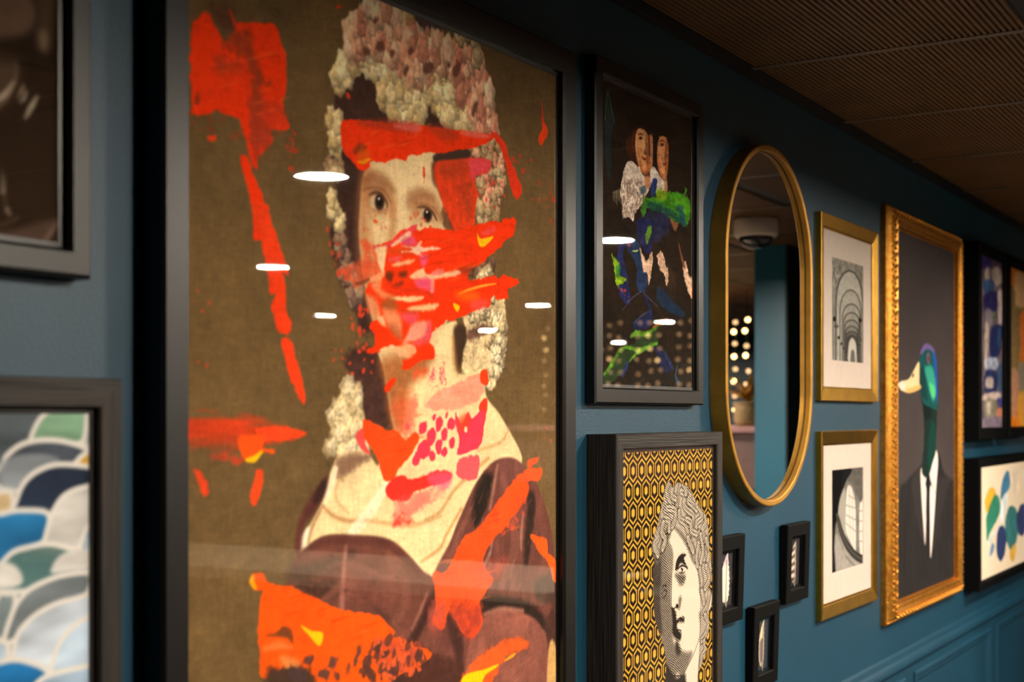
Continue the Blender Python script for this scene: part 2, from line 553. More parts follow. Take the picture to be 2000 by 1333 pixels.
# wainscot boxes: applied rectangular mouldings
WZ1 = EYE - 0.765
for k in range(-5, 7):
    a = 4.07 + k * 1.105; b = a + 1.0
    e = empty('trim_%d' % (k + 8), ((a + b) / 2, 0, 0.28), kind='structure')
    rails(e, a, b, 0.28, WZ1, [(0, 0), (0, 0.005), (0.006, 0.010), (0.014, 0.010), (0.020, 0.006), (0.028, 0.006), (0.034, 0.003), (0.036, 0)], (M['trim'], M['trim']), 'moulding')

# ceiling lamps: bell shade, glowing diffuser
lamp_emit = emit('lamp_glow', LAMP_COL, LAMP)
M['shade'] = mat('grey_metal_shade', (70, 66, 60), 0.35, metal=0.6, var=0.05)
lamp_proto = None
ROWS = ['round bell-shaped downlight in the ceiling row along the picture wall', 'round bell-shaped downlight in the ceiling row over the bar counter', 'round bell-shaped downlight in the ceiling row behind the bar counter']
def ceiling_lamp(x, y, row):
    global lamp_proto
    if lamp_proto is None:
        e = empty('ceiling_lamp', (x, y, EYE + 0.63), ROWS[row], 'lamp', 'round downlights, row %d' % (row + 1))
        lathe('shade', [(0.0715, -0.004), (0.076, -0.004), (0.078, 0.004), (0.070, 0.022), (0.052, 0.048), (0.034, 0.064), (0.028, 0.066), (0.027, 0.066), (0.033, 0.060), (0.050, 0.044), (0.067, 0.018), (0.0715, 0.003), (0.0715, -0.004)], M['shade'], e)
        lathe('diffuser', [(0.0, 0.0), (0.0712, 0.0), (0.0712, 0.002), (0.0, 0.002)], lamp_emit, e, smooth=False)
        lathe('canopy', [(0.0, 0.064), (0.030, 0.064), (0.030, 0.104), (0.045, 0.106), (0.045, 0.1075), (0.0, 0.1075)], M['shade'], e)
        lamp_proto = e
        return e
    e = lamp_proto.copy(); e.location = (x, y, EYE + 0.63); col.objects.link(e); tag(e, ROWS[row], 'lamp', 'round downlights, row %d' % (row + 1))
    for ch in lamp_proto.children:
        c = ch.copy(); c.parent = e; col.objects.link(c)
    return e
for x, y, r in [(1.50, -1.38, 0), (2.78, -1.25, 0), (4.35, -1.17, 0), (2.78, -2.84, 1), (4.38, -2.84, 1), (6.7, -2.9, 1), (8.35, -2.85, 1), (4.6, -4.46, 2), (6.7, -4.46, 2), (8.5, -4.4, 2), (10.5, -4.3, 2)]:  # first lamp is added, unseen, to brighten the left-hand pictures
    ceiling_lamp(x, y, r)

# security camera on the ceiling
e = empty('security_camera', (4.81, -0.83, CEIL - 0.115), 'white drum security camera with a dark glass dome on the ceiling', 'camera')
M['white_plastic'] = mat('white_plastic', (205, 196, 182), 0.4, var=0.03)
M['dark_dome'] = mat('dark_dome', (24, 22, 22), 0.08, var=0.05, coat=0.5)
lathe('housing', [(0.0, 0.1145), (0.078, 0.1145), (0.082, 0.108), (0.082, 0.055), (0.074, 0.046), (0.0, 0.046)], M['white_plastic'], e)
lathe('dome', [(0.064, 0.047)] + [(0.064 * math.cos(t), 0.046 - 0.046 * math.sin(t)) for t in [i * math.pi / 16 for i in range(9)]], M['dark_dome'], e)
lathe('lens', [(0.0, 0.001), (0.018, 0.002), (0.018, 0.014), (0.0, 0.014)], M['dark_dome'], e)

# round black vent at the ceiling edge of the view
# blue pillar between wall and bar
M['pillar'] = mat('lit_teal_paint', (26, 84, 106), 0.38, spec=0.5, var=0.06, vscale=3.0, bump=0.2, bscale=260)  # the wall teal made lighter, standing for stronger light on the pillar
pl = empty('pillar', (6.0, -1.066, 0.0), 'square teal painted pillar standing opposite the oval mirror', 'pillar')
boxes('shaft', [(-0.42, 0.42, -0.073, 0.0695, 0.0, CEIL - 0.001)], M['pillar'], pl, bevel=0.003)
boxes('dark_side_sheet', [(-0.415, 0.42, 0.069, 0.0745, 0.14, CEIL - 0.001)], M['black_gap'], pl)  # black sheet added to keep this shaded side dark under bounced light
boxes('plinth', [(-0.435, 0.435, -0.088, 0.085, 0.0, 0.14)], M['trim'], pl, bevel=0.004)

# bar counter across the room
M['stone'] = mat('pale_stone_top', (176, 160, 138), 0.35, var=0.10, vscale=14)
M['mauve'] = mat('mauve_brown_lacquer', (112, 84, 80), 0.5, var=0.08)
M['dark_wood'] = mat('dark_walnut', (46, 32, 24), 0.5, var=0.25, vscale=8, vstretch=(1, 0.2, 3))
e = empty('bar_counter', (4.3, -2.5, 0.0), 'long bar counter with a pale stone top and dark wooden front', 'counter')
boxes('worktop', [(-0.35, 0.35, -1.4, 1.25, 0.955, 1.0)], M['stone'], e, bevel=0.004)
boxes('body', [(-0.30, 0.30, -1.36, 1.21, 0.08, 0.956)], M['dark_wood'], e)
boxes('kick_plate', [(-0.26, 0.26, -1.33, 1.18, 0.0, 0.081)], M['black_gap'], e)

# shelf unit with small bulbs, brass leaf ornament and basket
SX = 7.45
e = empty('shelf_unit', (SX, -2.6, 0.0), 'mauve shelf unit with a pink top ledge beside the pillar', 'shelf')
M['pink'] = mat('dusty_pink_ledge', (178, 130, 128), 0.5, var=0.05)
boxes('top_ledge', [(-0.22, 0.22, -0.95, 0.95, EYE - 0.10, EYE - 0.065)], M['pink'], e, bevel=0.003)
boxes('body', [(-0.18, 0.2, -0.92, 0.92, EYE - 0.42, EYE - 0.10)], M['mauve'], e)
for s in (-1, 1):
    boxes('leg_panel', [(-0.16, 0.18, s * 0.9 - 0.02, s * 0.9 + 0.02, 0.0, EYE - 0.42)], M['dark_wood'], e)
boxes('lower_shelf', [(-0.16, 0.18, -0.88, 0.88, 0.5, 0.53)], M['dark_wood'], e)
M['wicker'] = mat('woven_basket', (172, 140, 92), 0.7, c2=(110, 84, 52), vscale=60, vstretch=(1, 1, 4), bump=0.6, bscale=120)
e = empty('basket', (SX - 0.12, -1.86, EYE - 0.065), 'small beige woven basket on the pink ledge', 'basket')
lathe('bowl', [(0.0, 0.0), (0.07, 0.0), (0.085, 0.03), (0.088, 0.10), (0.084, 0.13), (0.078, 0.128), (0.08, 0.09), (0.07, 0.012), (0.0, 0.012)], M['wicker'], e)
lathe('rim', [(0.080, 0.126), (0.088, 0.124), (0.092, 0.130), (0.088, 0.138), (0.080, 0.136), (0.080, 0.126)], M['wicker'], e)
M['brass'] = mat('polished_brass', (205, 165, 80), 0.25, metal=1.0, var=0.05)
e = empty('leaf_ornament', (SX - 0.12, -1.86, EYE + 0.06), 'spiky brass leaf ornament standing in the woven basket', 'ornament')
rg = random.Random(3)
for k in range(14):
    a = k * 0.449 * 2; t = 0.25 + 0.9 * (k / 14.0)
    V, F = [], []
    for i in range(6):
        u = i / 5.0; r = 0.20 * u * math.sin(t) ; z = 0.20 * u * math.cos(t) + 0.02 - 0.03 * u * u
        w = 0.022 * math.sin(math.pi * min(0.98, u + 0.12)); dx, dy = math.cos(a), math.sin(a)
        V += [(r * dx - w * dy, r * dy + w * dx, z), (r * dx, r * dy, z - 0.010), (r * dx + w * dy, r * dy - w * dx, z), (r * dx, r * dy, z + 0.004)]
    for i in range(5):
        for j in range(4): F.append((i * 4 + j, i * 4 + (j + 1) % 4, i * 4 + 4 + (j + 1) % 4, i * 4 + 4 + j))
    F += [(0, 1, 2, 3), (20, 21, 22, 23)]
    link('leaf', fix(mesh('leaf', V, F)), M['brass'], e, True)
lathe('stem', [(0.0, -0.09), (0.012, -0.09), (0.012, 0.03), (0.0, 0.03)], M['brass'], e, 10)

bulb_warm = emit('bulb_warm', (1.0, 0.62, 0.22), 10.0)
bulb_dim = emit('bulb_dim', (1.0, 0.55, 0.25), 2.6)
M['wire'] = mat('black_wire', (10, 10, 10), 0.6, var=0.1)
bm = bmesh.new(); bmesh.ops.create_icosphere(bm, subdivisions=2, radius=0.014)
bw = bpy.data.meshes.new('bulb'); bm.to_mesh(bw); bd = bw.copy(); bm.free(); bw.materials.append(bulb_warm); bd.materials.append(bulb_dim)
rg = random.Random(11)
for k in range(18):
    y = -1.78 - 0.092 * k
    e = empty('light_string', (SX + 0.15 + 0.05 * math.sin(k * 2.1), y, EYE), 'thin hanging string of small warm bulbs above the mauve shelf unit', 'light string', 'hanging strings of warm bulbs')
    lathe('wire', [(0.0, 0.02), (0.0018, 0.02), (0.0018, 0.734), (0.0, 0.734)], M['wire'], e, 6)
    for j in range(8):
        o = bpy.data.objects.new('bulb', bw if rg.random() < 0.3 else bd)
        o.parent = e; o.location = (0.012 * (1 if j % 2 else -1), rg.uniform(-0.008, 0.008), 0.04 + 0.075 * j + rg.uniform(-0.012, 0.012)); col.objects.link(o)
# ---------------------------------------------------------------- framed pictures
def picture(name, label, x0, x1, h0, h1, cat='picture', group=None):
    return empty(name, ((x0 + x1) / 2, 0.0, EYE + h0), label, cat, group)

def flat_prof(w, dp, lip, bev=0.003, inner=0.0):
    """rail width w, depth dp, recess of the picture below the face = lip"""
    return [(0, 0.0), (0, dp - bev), (bev, dp), (w - bev, dp), (w, dp - bev), (w, dp - lip), (w + 0.006, dp - lip - 0.0005), (w + 0.006, dp - lip - 0.003), (w - 0.004, dp - lip - 0.003), (w - 0.004, 0.0)]

def pane(parent, x0, x1, h0, h1, v0, v1):
    ox, oz = parent.location.x, parent.location.z
    return boxes('glass_pane', [(x0 - ox, x1 - ox, -v1, -v0, h0 + EYE - oz, h1 + EYE - oz)], M['glass'], parent)

def backing(parent, x0, x1, h0, h1, v0, v1, m=None):
    ox, oz = parent.location.x, parent.location.z
    return boxes('backing_board', [(x0 - ox, x1 - ox, -v1, -v0, h0 + EYE - oz, h1 + EYE - oz)], m or M['backing'], parent)
# ---------------------------------------------------------------- the large overpainted portrait
PD = 0.036
px0, px1, ph1 = 1.028, 1.931, 0.588
ph0 = -0.505
port = picture('framed_portrait', 'tall black-framed portrait of a woman in a frilled cap, smeared with bright red paint', px0, px1, ph0, ph1)
PW = 0.040
rails(port, px0, px1, EYE + ph0, EYE + ph1, flat_prof(PW, PD, 0.011, 0.004), (M['black'], M['black']))
pdl = PD - 0.013
c = Canvas(px0 + PW - 0.004, px1 - PW + 0.004, ph0 + PW - 0.004, ph1 - PW + 0.004, 1.22, 0.92, pdl, (110, 86, 52), zfine=-0.44)
c.img *= (1 + 0.10 * c.noise(120, 1) + 0.05 * c.noise(14, 2) + 0.035 * c.noise(3, 3, 2, 0.3, 1) + 0.03 * c.noise(3, 4, 2, 1, 0.3))[..., None]
RED = (250, 56, 8); ORG = (252, 88, 12); PNK = (236, 74, 92); CRM = (242, 212, 158); LPK = (246, 158, 132)
DRK = (70, 46, 38); MAU = (112, 66, 54); YEL = (255, 196, 10)
# dark hair behind cap, face and neck
c.poly(q('R2', '330,450 620,430 1000,480 1160,640 1200,900 1180,1231 1000,1400 300,1400 120,1180 130,900 130,640 200,520'), DRK, soft=8, rag=3, tex=0.12)
c.poly(q('R3', '200,200 460,330 460,700 420,1000 430,1333 230,1333 130,1150 170,900 150,500 110,300'), (62, 40, 33), soft=8, rag=5, tex=0.15)
c.poly(q('R4', '230,0 420,0 440,300 430,560 480,760 560,1060 420,1100 330,860 200,560 160,300'), (66, 42, 36), soft=8, rag=5, tex=0.15)
c.poly(q('R5', '250,250 600,200 640,500 700,850 690,960 560,900 430,870 380,640'), (74, 47, 40), soft=7, rag=5, tex=0.15)
# olive and violet ribbon on the cap
c.poly(q('R2', '520,-60 640,20 720,60 960,180 1160,260 1180,380 1050,380 900,330 760,300 680,180 600,80'), (122, 100, 62), soft=4, rag=3, tex=0.2)
c.poly(q('R2', '690,60 800,90 980,180 1000,220 900,210 820,230 720,200'), (92, 74, 72), soft=5, rag=4, tex=0.2)
PK = [(252, 190, 150), (240, 164, 130), (255, 216, 178), (216, 138, 110), (250, 200, 160)]
CR = [(246, 220, 164), (226, 196, 138), (204, 172, 116), (252, 234, 186), (236, 210, 156)]
TN = [(206, 176, 128), (178, 146, 104), (222, 196, 150), (150, 118, 86)]
f_pink = q('R2', '430,-20 520,0 600,90 690,200 780,290 900,300 1050,310 1150,300 1230,450 1300,700 1340,950 1320,1010 1200,980 1150,830 1080,790 1050,640 960,520 840,560 740,580 620,560 560,480 430,400 240,390 205,300 215,230 300,120 360,30')
f_crm = q('R2', '240,390 430,400 560,480 620,560 740,580 840,560 960,520 1050,640 1080,790 1150,830 1180,990 1060,960 980,930 920,860 800,770 780,930 570,910 560,860 470,790 460,700 470,640 400,560 330,510 280,520 250,640 140,680 130,590 170,470')
c.poly(f_pink, (200, 128, 100), soft=3, rag=5, rs=16, tex=0.12)
c.poly(f_crm, (196, 164, 114), soft=3, rag=5, rs=16, tex=0.12)
c.curls(q('R2', '600,40 690,60 700,190 640,200 560,120'), 24, (7, 14), CR, 2)
c.curls(f_crm, 330, (6, 15), CR, 3, dark=0.78, a=0.8)
c.fluff(f_crm, 0.10, 7, 71)
c.curls(f_pink, 360, (6, 16), PK, 4, el=1.3, dark=0.78, a=0.8)
c.fluff(f_pink, 0.12, 8, 73, 1.2, 0.7)
c.curls(q('R2', '1050,220 1150,240 1230,430 1200,480 1150,330 1060,320'), 24, (6, 12), TN, 5)
for x, y, rx, ry in [(470, 345, 32, 45), (370, 390, 26, 32), (700, 380, 18, 30), (665, 530, 22, 40), (830, 510, 36, 52), (1045, 525, 26, 55), (440, 150, 16, 30), (1180, 820, 18, 60), (980, 490, 14, 18), (560, 400, 16, 30)]:
    c.ell(620 + x / 3.846, y / 3.846, rx / 3.846, ry / 3.846, (104, 62, 52), rot=0.3, soft=3, rag=2, a=0.85)
for s_, n_, pl_, sd in [('R2|85,850 140,835 185,910 175,1130 115,1130 95,980', 24, CR, 6), ('R3|110,0 225,20 215,200 205,360 140,320 105,80', 30, CR, 7), ('R3|95,480 150,380 230,470 215,580 110,560', 16, TN, 8),
                   ('R3|120,800 180,780 245,1000 205,1110 140,960', 20, CR, 9), ('R4|165,180 240,200 260,330 340,460 400,640 380,840 320,800 270,640 200,520 165,330', 46, [(150, 118, 96), (120, 90, 78), (176, 146, 118)], 10),
                   ('R3|1420,350 1660,240 1700,330 1740,700 1700,880 1660,1000 1480,1010 1475,760 1490,620 1620,520 1600,440', 120, TN + PK[:2], 11),
                   ('R4|1440,480 1620,370 1640,420 1600,560 1450,600', 26, [(128, 96, 76), (160, 128, 98), (104, 76, 62)], 12)]:
    r_, p_ = s_.split('|')
    c.curls(q(r_, p_), n_, (5, 12), pl_, sd, a=0.85)
# face and neck
c.poly(q('R5', '590,120 1100,0 1290,-60 1280,150 1310,430 1540,380 1570,640 1720,850 1900,1280 1500,1500 500,1500 560,1300 700,1000 680,800 620,420'), CRM, soft=3, tex=0.04)
face = q('R3', '470,440 700,380 1060,330 1100,480 1090,560 1120,720 1190,900 1270,1050 1300,1400 1300,1700 1180,2000 1040,2260 800,2300 620,2180 520,1960 460,1700 410,1420 385,1100 395,900 415,650 445,530')
c.poly(face, (236, 204, 152), soft=3, tex=0.03)
c.poly(q('R3', '445,500 520,560 480,760 470,1000 520,1300 600,1750 600,2100 470,1800 395,1400 380,1000 400,640'), (196, 128, 80), soft=16, a=0.75)
c.poly(q('R3', '430,620 560,610 680,680 730,800 720,950 640,940 480,920 430,800'), (168, 104, 62), soft=14, a=0.62)
c.poly(q('R3', '840,790 940,730 1060,760 1140,860 1200,1000 1100,1030 900,980 850,880'), (178, 112, 68), soft=13, a=0.6)
c.stroke(q('R3', '430,640 520,600 620,640 710,720'), [4, 8, 9, 5], (150, 90, 56), soft=7, a=0.55)
c.stroke(q('R3', '840,850 870,780 960,750 1080,800'), [6, 9, 8, 4], (150, 90, 56), soft=7, a=0.6)
c.stroke(q('R3', '715,860 712,980 690,1120 680,1200'), [5, 6, 8, 7], (190, 124, 76), soft=8, a=0.6)
c.poly(q('R3', '740,480 960,440 1020,560 960,700 860,760 840,1000 760,1040 740,800'), (246, 218, 168), soft=16, a=0.6)
for cx, cy, sx, ry in [(578, 832, 1, 1.0), (1025, 955, 0.9, 0.85)]:
    c.ell(620 + (cx - 12) / 4.762, 220 + (cy + 4) / 4.762, 78 * sx / 4.762, 76 * ry / 4.762, (214, 186, 150), soft=3, a=0.9)
    c.ell(620 + cx / 4.762, 220 + cy / 4.762, 46 * sx / 4.762, 82 * ry / 4.762, (66, 44, 30), soft=2)
    c.ell(620 + cx / 4.762, 220 + (cy - 6) / 4.762, 26 * sx / 4.762, 52 * ry / 4.762, (22, 18, 16), soft=2)
    c.ell(620 + (cx - 6) / 4.762, 220 + (cy - 30) / 4.762, 8 / 4.762, 12 / 4.762, (236, 226, 208), soft=1)
c.stroke(q('R3', '480,770 530,745 590,760 640,830 650,880'), [1, 2.4, 3, 2.4, 1], (92, 56, 38), soft=2, a=0.85)
c.stroke(q('R3', '420,720 520,700 620,730 680,830'), [1, 2, 2.5, 1], (140, 86, 54), soft=3, a=0.7)
c.stroke(q('R3', '520,900 570,925 640,905'), [1, 2, 1], (176, 116, 76), soft=2.5, a=0.7)
c.stroke(q('R3', '930,880 1000,880 1070,930 1110,1000'), [1, 2.4, 2.8, 1.5], (96, 58, 38), soft=2, a=0.85)
c.stroke(q('R3', '900,850 1000,850 1090,900 1150,1000'), [1, 2, 2, 1], (150, 92, 58), soft=3, a=0.6)
c.stroke(q('R3', '490,960 540,1020 600,1050'), [1, 2, 1], (196, 130, 84), soft=4, a=0.5)
c.poly(q('R5', '610,280 1060,250 1000,400 900,500 840,650 820,900 760,980 690,900 640,600'), (168, 98, 50), soft=14, a=0.9, tex=0.08)
c.poly(q('R5', '1270,0 1380,0 1370,200 1340,320 1310,380 1280,260'), (64, 44, 32), soft=5, a=0.95)
c.stroke(q('R5', '1260,100 1280,300 1300,430'), [4, 6, 2], (170, 116, 66), soft=6, a=0.6)
# lace right and left
lace_r = q('R5', '1350,-180 1540,-560 1620,-520 1660,-380 1740,-260 1745,120 1720,340 1680,480 1600,590 1570,440 1520,400 1420,420 1340,430 1360,250 1390,60')
c.poly(lace_r, (214, 188, 142), soft=3, rag=3, tex=0.10)
LC = [(232, 212, 170), (214, 190, 146), (190, 162, 118), (240, 224, 188)]
c.curls(q('R5', '1600,-60 1700,-200 1745,100 1720,340 1680,480 1600,590 1590,430 1640,300 1560,100'), 70, (5, 13), LC, 21, dark=0.5)
c.curls(q('R5', '1380,-200 1540,-540 1640,-450 1620,-200 1560,-30 1480,-50'), 60, (5, 12), LC, 22, dark=0.45)
c.poly(q('R4', '1430,1060 1560,1030 1590,1090 1520,1130 1410,1170 1390,1120'), (96, 58, 50), soft=4, rag=4, a=0.85)
lace_l = q('R5', '290,500 400,550 410,720 440,860 420,960 480,1170 220,1210 130,1190 80,1100 130,950 100,830 190,650')
c.poly(lace_l, (216, 192, 142), soft=3, rag=3, tex=0.10)
c.curls(lace_l, 70, (5, 13), LC, 23, a=0.5, dark=0.75)
c.fluff(lace_l, 0.2, 7, 75)
c.fluff(lace_r, 0.2, 7, 76)
# shawl
c.poly(q('R6', '300,70 440,70 520,150 700,100 1080,-60 1230,-20 1290,130 1120,230 960,420 880,620 790,760 700,680 560,560 370,530 210,530 100,600 60,640 100,520 190,350 230,210'), (240, 212, 158), soft=3, tex=0.05, ts=(40, 1, 1))
c.poly(q('R6', '290,90 440,75 460,100 380,150 300,220 270,180'), (122, 84, 66), soft=6, rag=3, a=0.8)
for p_, w_, k_, a_ in [('270,160 240,260 210,350', [4, 5, 3], (250, 234, 200), .9), ('205,370 260,420 340,445 430,440', [2, 3, 3, 2], (176, 122, 74), .7), ('290,200 270,320 340,400', [2, 3, 2], (204, 164, 112), .6),
                  ('560,220 500,330 430,430 360,510', [6, 9, 10, 8], (250, 236, 202), .8), ('430,440 560,460 700,470 850,420', [2, 3, 3, 2], (198, 146, 92), .6), ('1110,100 1000,200 920,280 840,400 760,440', [3, 3, 3, 3, 2], (192, 138, 84), .7),
                  ('960,380 880,520 840,600 740,670', [3, 3, 3, 2], (190, 134, 80), .7), ('120,500 90,560 110,600', [5, 6, 3], (252, 240, 214), .9), ('200,360 140,480 120,560', [2, 3, 2], (160, 110, 74), .7), ('1050,60 1180,10 1220,-60', [2, 3, 2], (196, 146, 90), .6)]:
    c.stroke(q('R6', p_), w_, k_, soft=3, a=a_)
# dress
bust = q('R6', '100,600 210,530 370,525 560,545 660,620 750,720 800,760 790,850 720,1000 660,1130 560,2000 -120,2000 -20,900 10,760 50,650')
c.poly(bust, MAU, soft=3, tex=0.14, ts=(30, 1, 1))
c.poly(q('R6', '230,195 160,270 100,370 60,470 45,600 75,640 95,480 150,400 205,310'), (92, 50, 42), soft=5, tex=0.1)
c.poly(q('R6', '200,220 160,290 150,350 190,320 220,250'), (48, 32, 28), soft=4, a=0.8)
c.poly(q('R6', '1130,125 1220,95 1290,125 1345,200 1385,260 1440,420 1465,560 1485,700 1510,800 1520,2000 620,2000 655,1110 760,860 830,690 900,560 960,410 1040,240'), (110, 64, 54), soft=3, tex=0.14, ts=(30, 2, 0.6))
for p_, k_, a_ in [('1085,190 1135,200 1110,330 1080,430 1030,470 1028,330', (38, 30, 24), .95), ('1330,290 1370,320 1350,520 1325,690 1305,640 1320,420', (42, 32, 26), .9), ('1080,860 1300,880 1400,950 1450,1060 1410,1050 1300,960 1200,935 1080,970 1055,920', (40, 30, 26), .9),
                   ('660,1140 700,1050 800,830 825,850 770,1000 700,1140', (56, 34, 28), .9), ('880,930 920,1000 970,1080 960,1260 930,1200 890,1040', (62, 38, 32), .85), ('20,700 260,650 330,680 200,740 60,790 0,780', (74, 58, 44), .7), ('60,800 260,780 320,830 200,880 120,850', (70, 48, 38), .8),
                   ('340,600 380,610 370,650 335,645', (60, 40, 34), .7), ('470,900 540,940 560,1000 480,960', (74, 46, 38), .7), ('640,1150 800,1180 930,1210 960,1333 560,2000', (68, 40, 32), .8), ('500,1300 640,1250 700,2000 480,2000', (66, 44, 36), .8), ('1360,780 1470,740 1480,900 1380,880', (62, 48, 42), .7), ('1420,1000 1510,900 1520,1200 1450,1150', (66, 44, 38), .8)]:
    c.poly(q('R6', p_), k_, soft=7, rag=2, a=a_, tex=0.1)
c.poly(q('R6', '1080,990 1200,935 1330,965 1400,1030 1435,1180 1445,2000 940,2000 1000,1150'), (138, 82, 68), soft=4, tex=0.14, ts=(26, 1, 1))
for p_, w_, k_, a_ in [('325,590 312,740 302,930', [3, 4, 5], (170, 112, 98), .8), ('100,610 200,560 330,550 520,565 640,640 740,740', [4, 6, 6, 6, 5, 4], (92, 50, 42), .7), ('1160,140 1140,260 1120,380', [3, 4, 3], (176, 122, 104), .7), ('1090,960 1180,930 1300,940', [3, 4, 3], (190, 128, 106), .7),
                  ('230,700 320,680 450,720 600,760', [3, 4, 5, 4], (146, 92, 78), .5), ('770,850 740,930 690,1040', [2, 3, 2], (176, 120, 100), .6), ('200,880 280,820 330,800', [4, 6, 3], (140, 84, 70), .6), ('560,640 640,760 660,880 600,1000', [8, 10, 10, 8], (136, 84, 68), .45), ('1190,200 1240,420 1250,620 1180,800', [6, 10, 12, 8], (140, 86, 72), .5),
                  ('1300,420 1290,520 1290,600', [2, 3, 2], (190, 150, 130), .6), ('1130,530 1120,620 1070,720', [2, 3, 2], (190, 150, 140), .6), ('900,640 960,500 1010,380', [4, 6, 4], (142, 88, 74), .6)]:
    c.stroke(q('R6', p_), w_, k_, soft=4, a=a_)
c.poly(q('R6', '1440,1160 1500,1250 1520,2000 1430,2000'), (202, 160, 98), soft=4)
# loose brush marks following the folds
for poly_, dx_, dy_, n_, pal_ in [('130,640 560,600 740,760 700,980 560,1080 300,900 60,820', 60, 22, 60, [(140, 88, 74), (84, 48, 40), (126, 74, 60), (96, 56, 46)]), ('960,440 1060,260 1130,200 1280,160 1400,420 1440,700 1300,860 1100,840 900,800', -26, 70, 70, [(146, 92, 78), (78, 46, 40), (132, 76, 64), (168, 112, 98)]), ('1010,1160 1200,960 1390,1040 1430,1300 980,1333', -50, 46, 50, [(164, 104, 88), (118, 66, 56), (150, 90, 74)]), ('160,480 420,150 700,330 900,380 820,620 600,520 360,500', 40, 30, 46, [(250, 228, 184), (216, 178, 122), (246, 220, 172), (226, 192, 138)])]:
    pp_ = q('R6', poly_); xs_ = [a for a, b in pp_]; ys_ = [b for a, b in pp_]
    k = t_ = 0
    while k < n_ and t_ < n_ * 20:
        t_ += 1
        x, y = c.rng.uniform(min(xs_), max(xs_)), c.rng.uniform(min(ys_), max(ys_))
        ins = False
        for (ax, ay), (bx, by) in zip(pp_, pp_[1:] + pp_[:1]):
            if (ay > y) != (by > y) and x < (bx - ax) * (y - ay) / (by - ay) + ax: ins = not ins
        if not ins: continue
        k += 1; f_ = c.rng.uniform(0.3, 0.9) / 2.818; w_ = c.rng.uniform(-8, 8) / 2.818
        c.stroke([(x, y), (x + dx_ * f_ * 0.5 + w_, y + dy_ * f_ * 0.5 - w_), (x + dx_ * f_, y + dy_ * f_)], [0.3, c.rng.uniform(0.8, 2.2), 0.3], c.rng.choice(pal_), soft=2.0, a=c.rng.uniform(0.25, 0.55))
# ---- red paint
c.poly(q('R1', '140,20 280,40 305,140 240,190 170,110'), (92, 56, 38), soft=8, rag=5, a=0.8)
c.poly(q('R1', '40,200 65,120 110,72 150,90 200,190 250,240 290,190 320,142 530,140 560,220 595,300 605,450 600,540 580,590 590,660 620,750 590,780 510,770 520,830 470,880 460,910 430,920 432,1010 400,960 370,870 330,720 270,690 190,660 110,680 60,660 40,620'), RED, soft=1.5, rag=3, rs=10, tex=0.04)
c.poly(q('R1', '385,180 420,340 440,400 470,480 505,490 440,520 470,600 460,700 515,800 440,900 390,800 385,650 390,420 340,330 230,270 300,190'), (148, 60, 34), soft=7, rag=5, a=0.8, tex=0.1)
c.poly(q('R1', '200,350 330,360 340,420 200,420'), (168, 66, 36), soft=9, rag=5, a=0.7)
c.poly(q('R1', '390,600 520,590 600,660 600,760 520,770 500,850 430,930 400,820'), (202, 62, 36), soft=9, rag=5, a=0.6)
c.stroke(q('R1', '270,60 290,120 300,140'), [2, 3, 3], (200, 60, 30), rag=1.5)
c.poly(q('R1', '60,560 85,550 85,600 60,610'), (86, 44, 26), soft=4, rag=3, a=0.8)
c.spatter(q('R1', '60,680 330,720 360,860 240,800 80,760'), 16, (1.8, 4.8), (150, 66, 36), 31, a=0.7)
c.poly(q('R1', '140,810 185,800 190,825 160,840'), (236, 70, 24), soft=1.5, rag=1.5)
c.poly(q('R1', '333,928 370,925 400,1010 450,1130 520,1333 545,1420 420,1420 410,1333 390,1180 350,1020'), RED, soft=1.3, rag=1.5)
c.poly(q('R7', '405,-60 490,-60 505,0 560,170 612,320 612,362 590,350 600,450 602,560 632,640 622,697 560,697 530,600 515,540 535,470 505,460 490,330 450,150'), (248, 66, 22), soft=1.3, rag=1.5)
c.poly(q('R7', '572,745 632,745 660,850 700,980 718,1112 700,1112 650,1020 610,900'), (246, 66, 24), soft=1.5, rag=2)
c.spatter(q('R1', '610,800 660,800 660,1010 620,1010'), 12, (1.8, 3.6), (196, 60, 34), 33, el=2, a=0.8)
c.poly(q('R7', '30,1178 200,1176 360,1190 470,1222 560,1240 716,1285 690,1312 560,1335 430,1370 300,1410 140,1400 30,1380'), (214, 64, 26), soft=3, rag=6, rs=20, a=0.95, tex=0.12, ts=(26, 0.25, 2.2), mod=0.75, ms=20, mx=0.16, mz=1.6)
c.poly(q('R7', '430,1260 560,1245 716,1285 690,1312 560,1335 450,1320'), (246, 74, 28), soft=2, rag=2)
c.poly(q('R8', '300,-20 440,-20 430,40 490,52 490,76 430,70 360,118 330,105 310,70'), (255, 88, 20), soft=2, rag=1)
c.stroke(q('R8', '345,110 385,104 425,66'), [2.5, 4, 2], YEL, soft=1.5)
c.poly(q('R8', '140,70 200,72 310,100 320,130 240,120 150,105'), (206, 66, 36), soft=3, rag=4, a=0.8)
c.poly(q('R8', '50,170 82,170 132,262 128,302 100,290'), (232, 72, 30), soft=2, rag=3, rs=10)
c.poly(q('R8', '398,170 430,180 426,260 390,357 364,342 370,270'), (244, 78, 30), soft=1.5, rag=2)
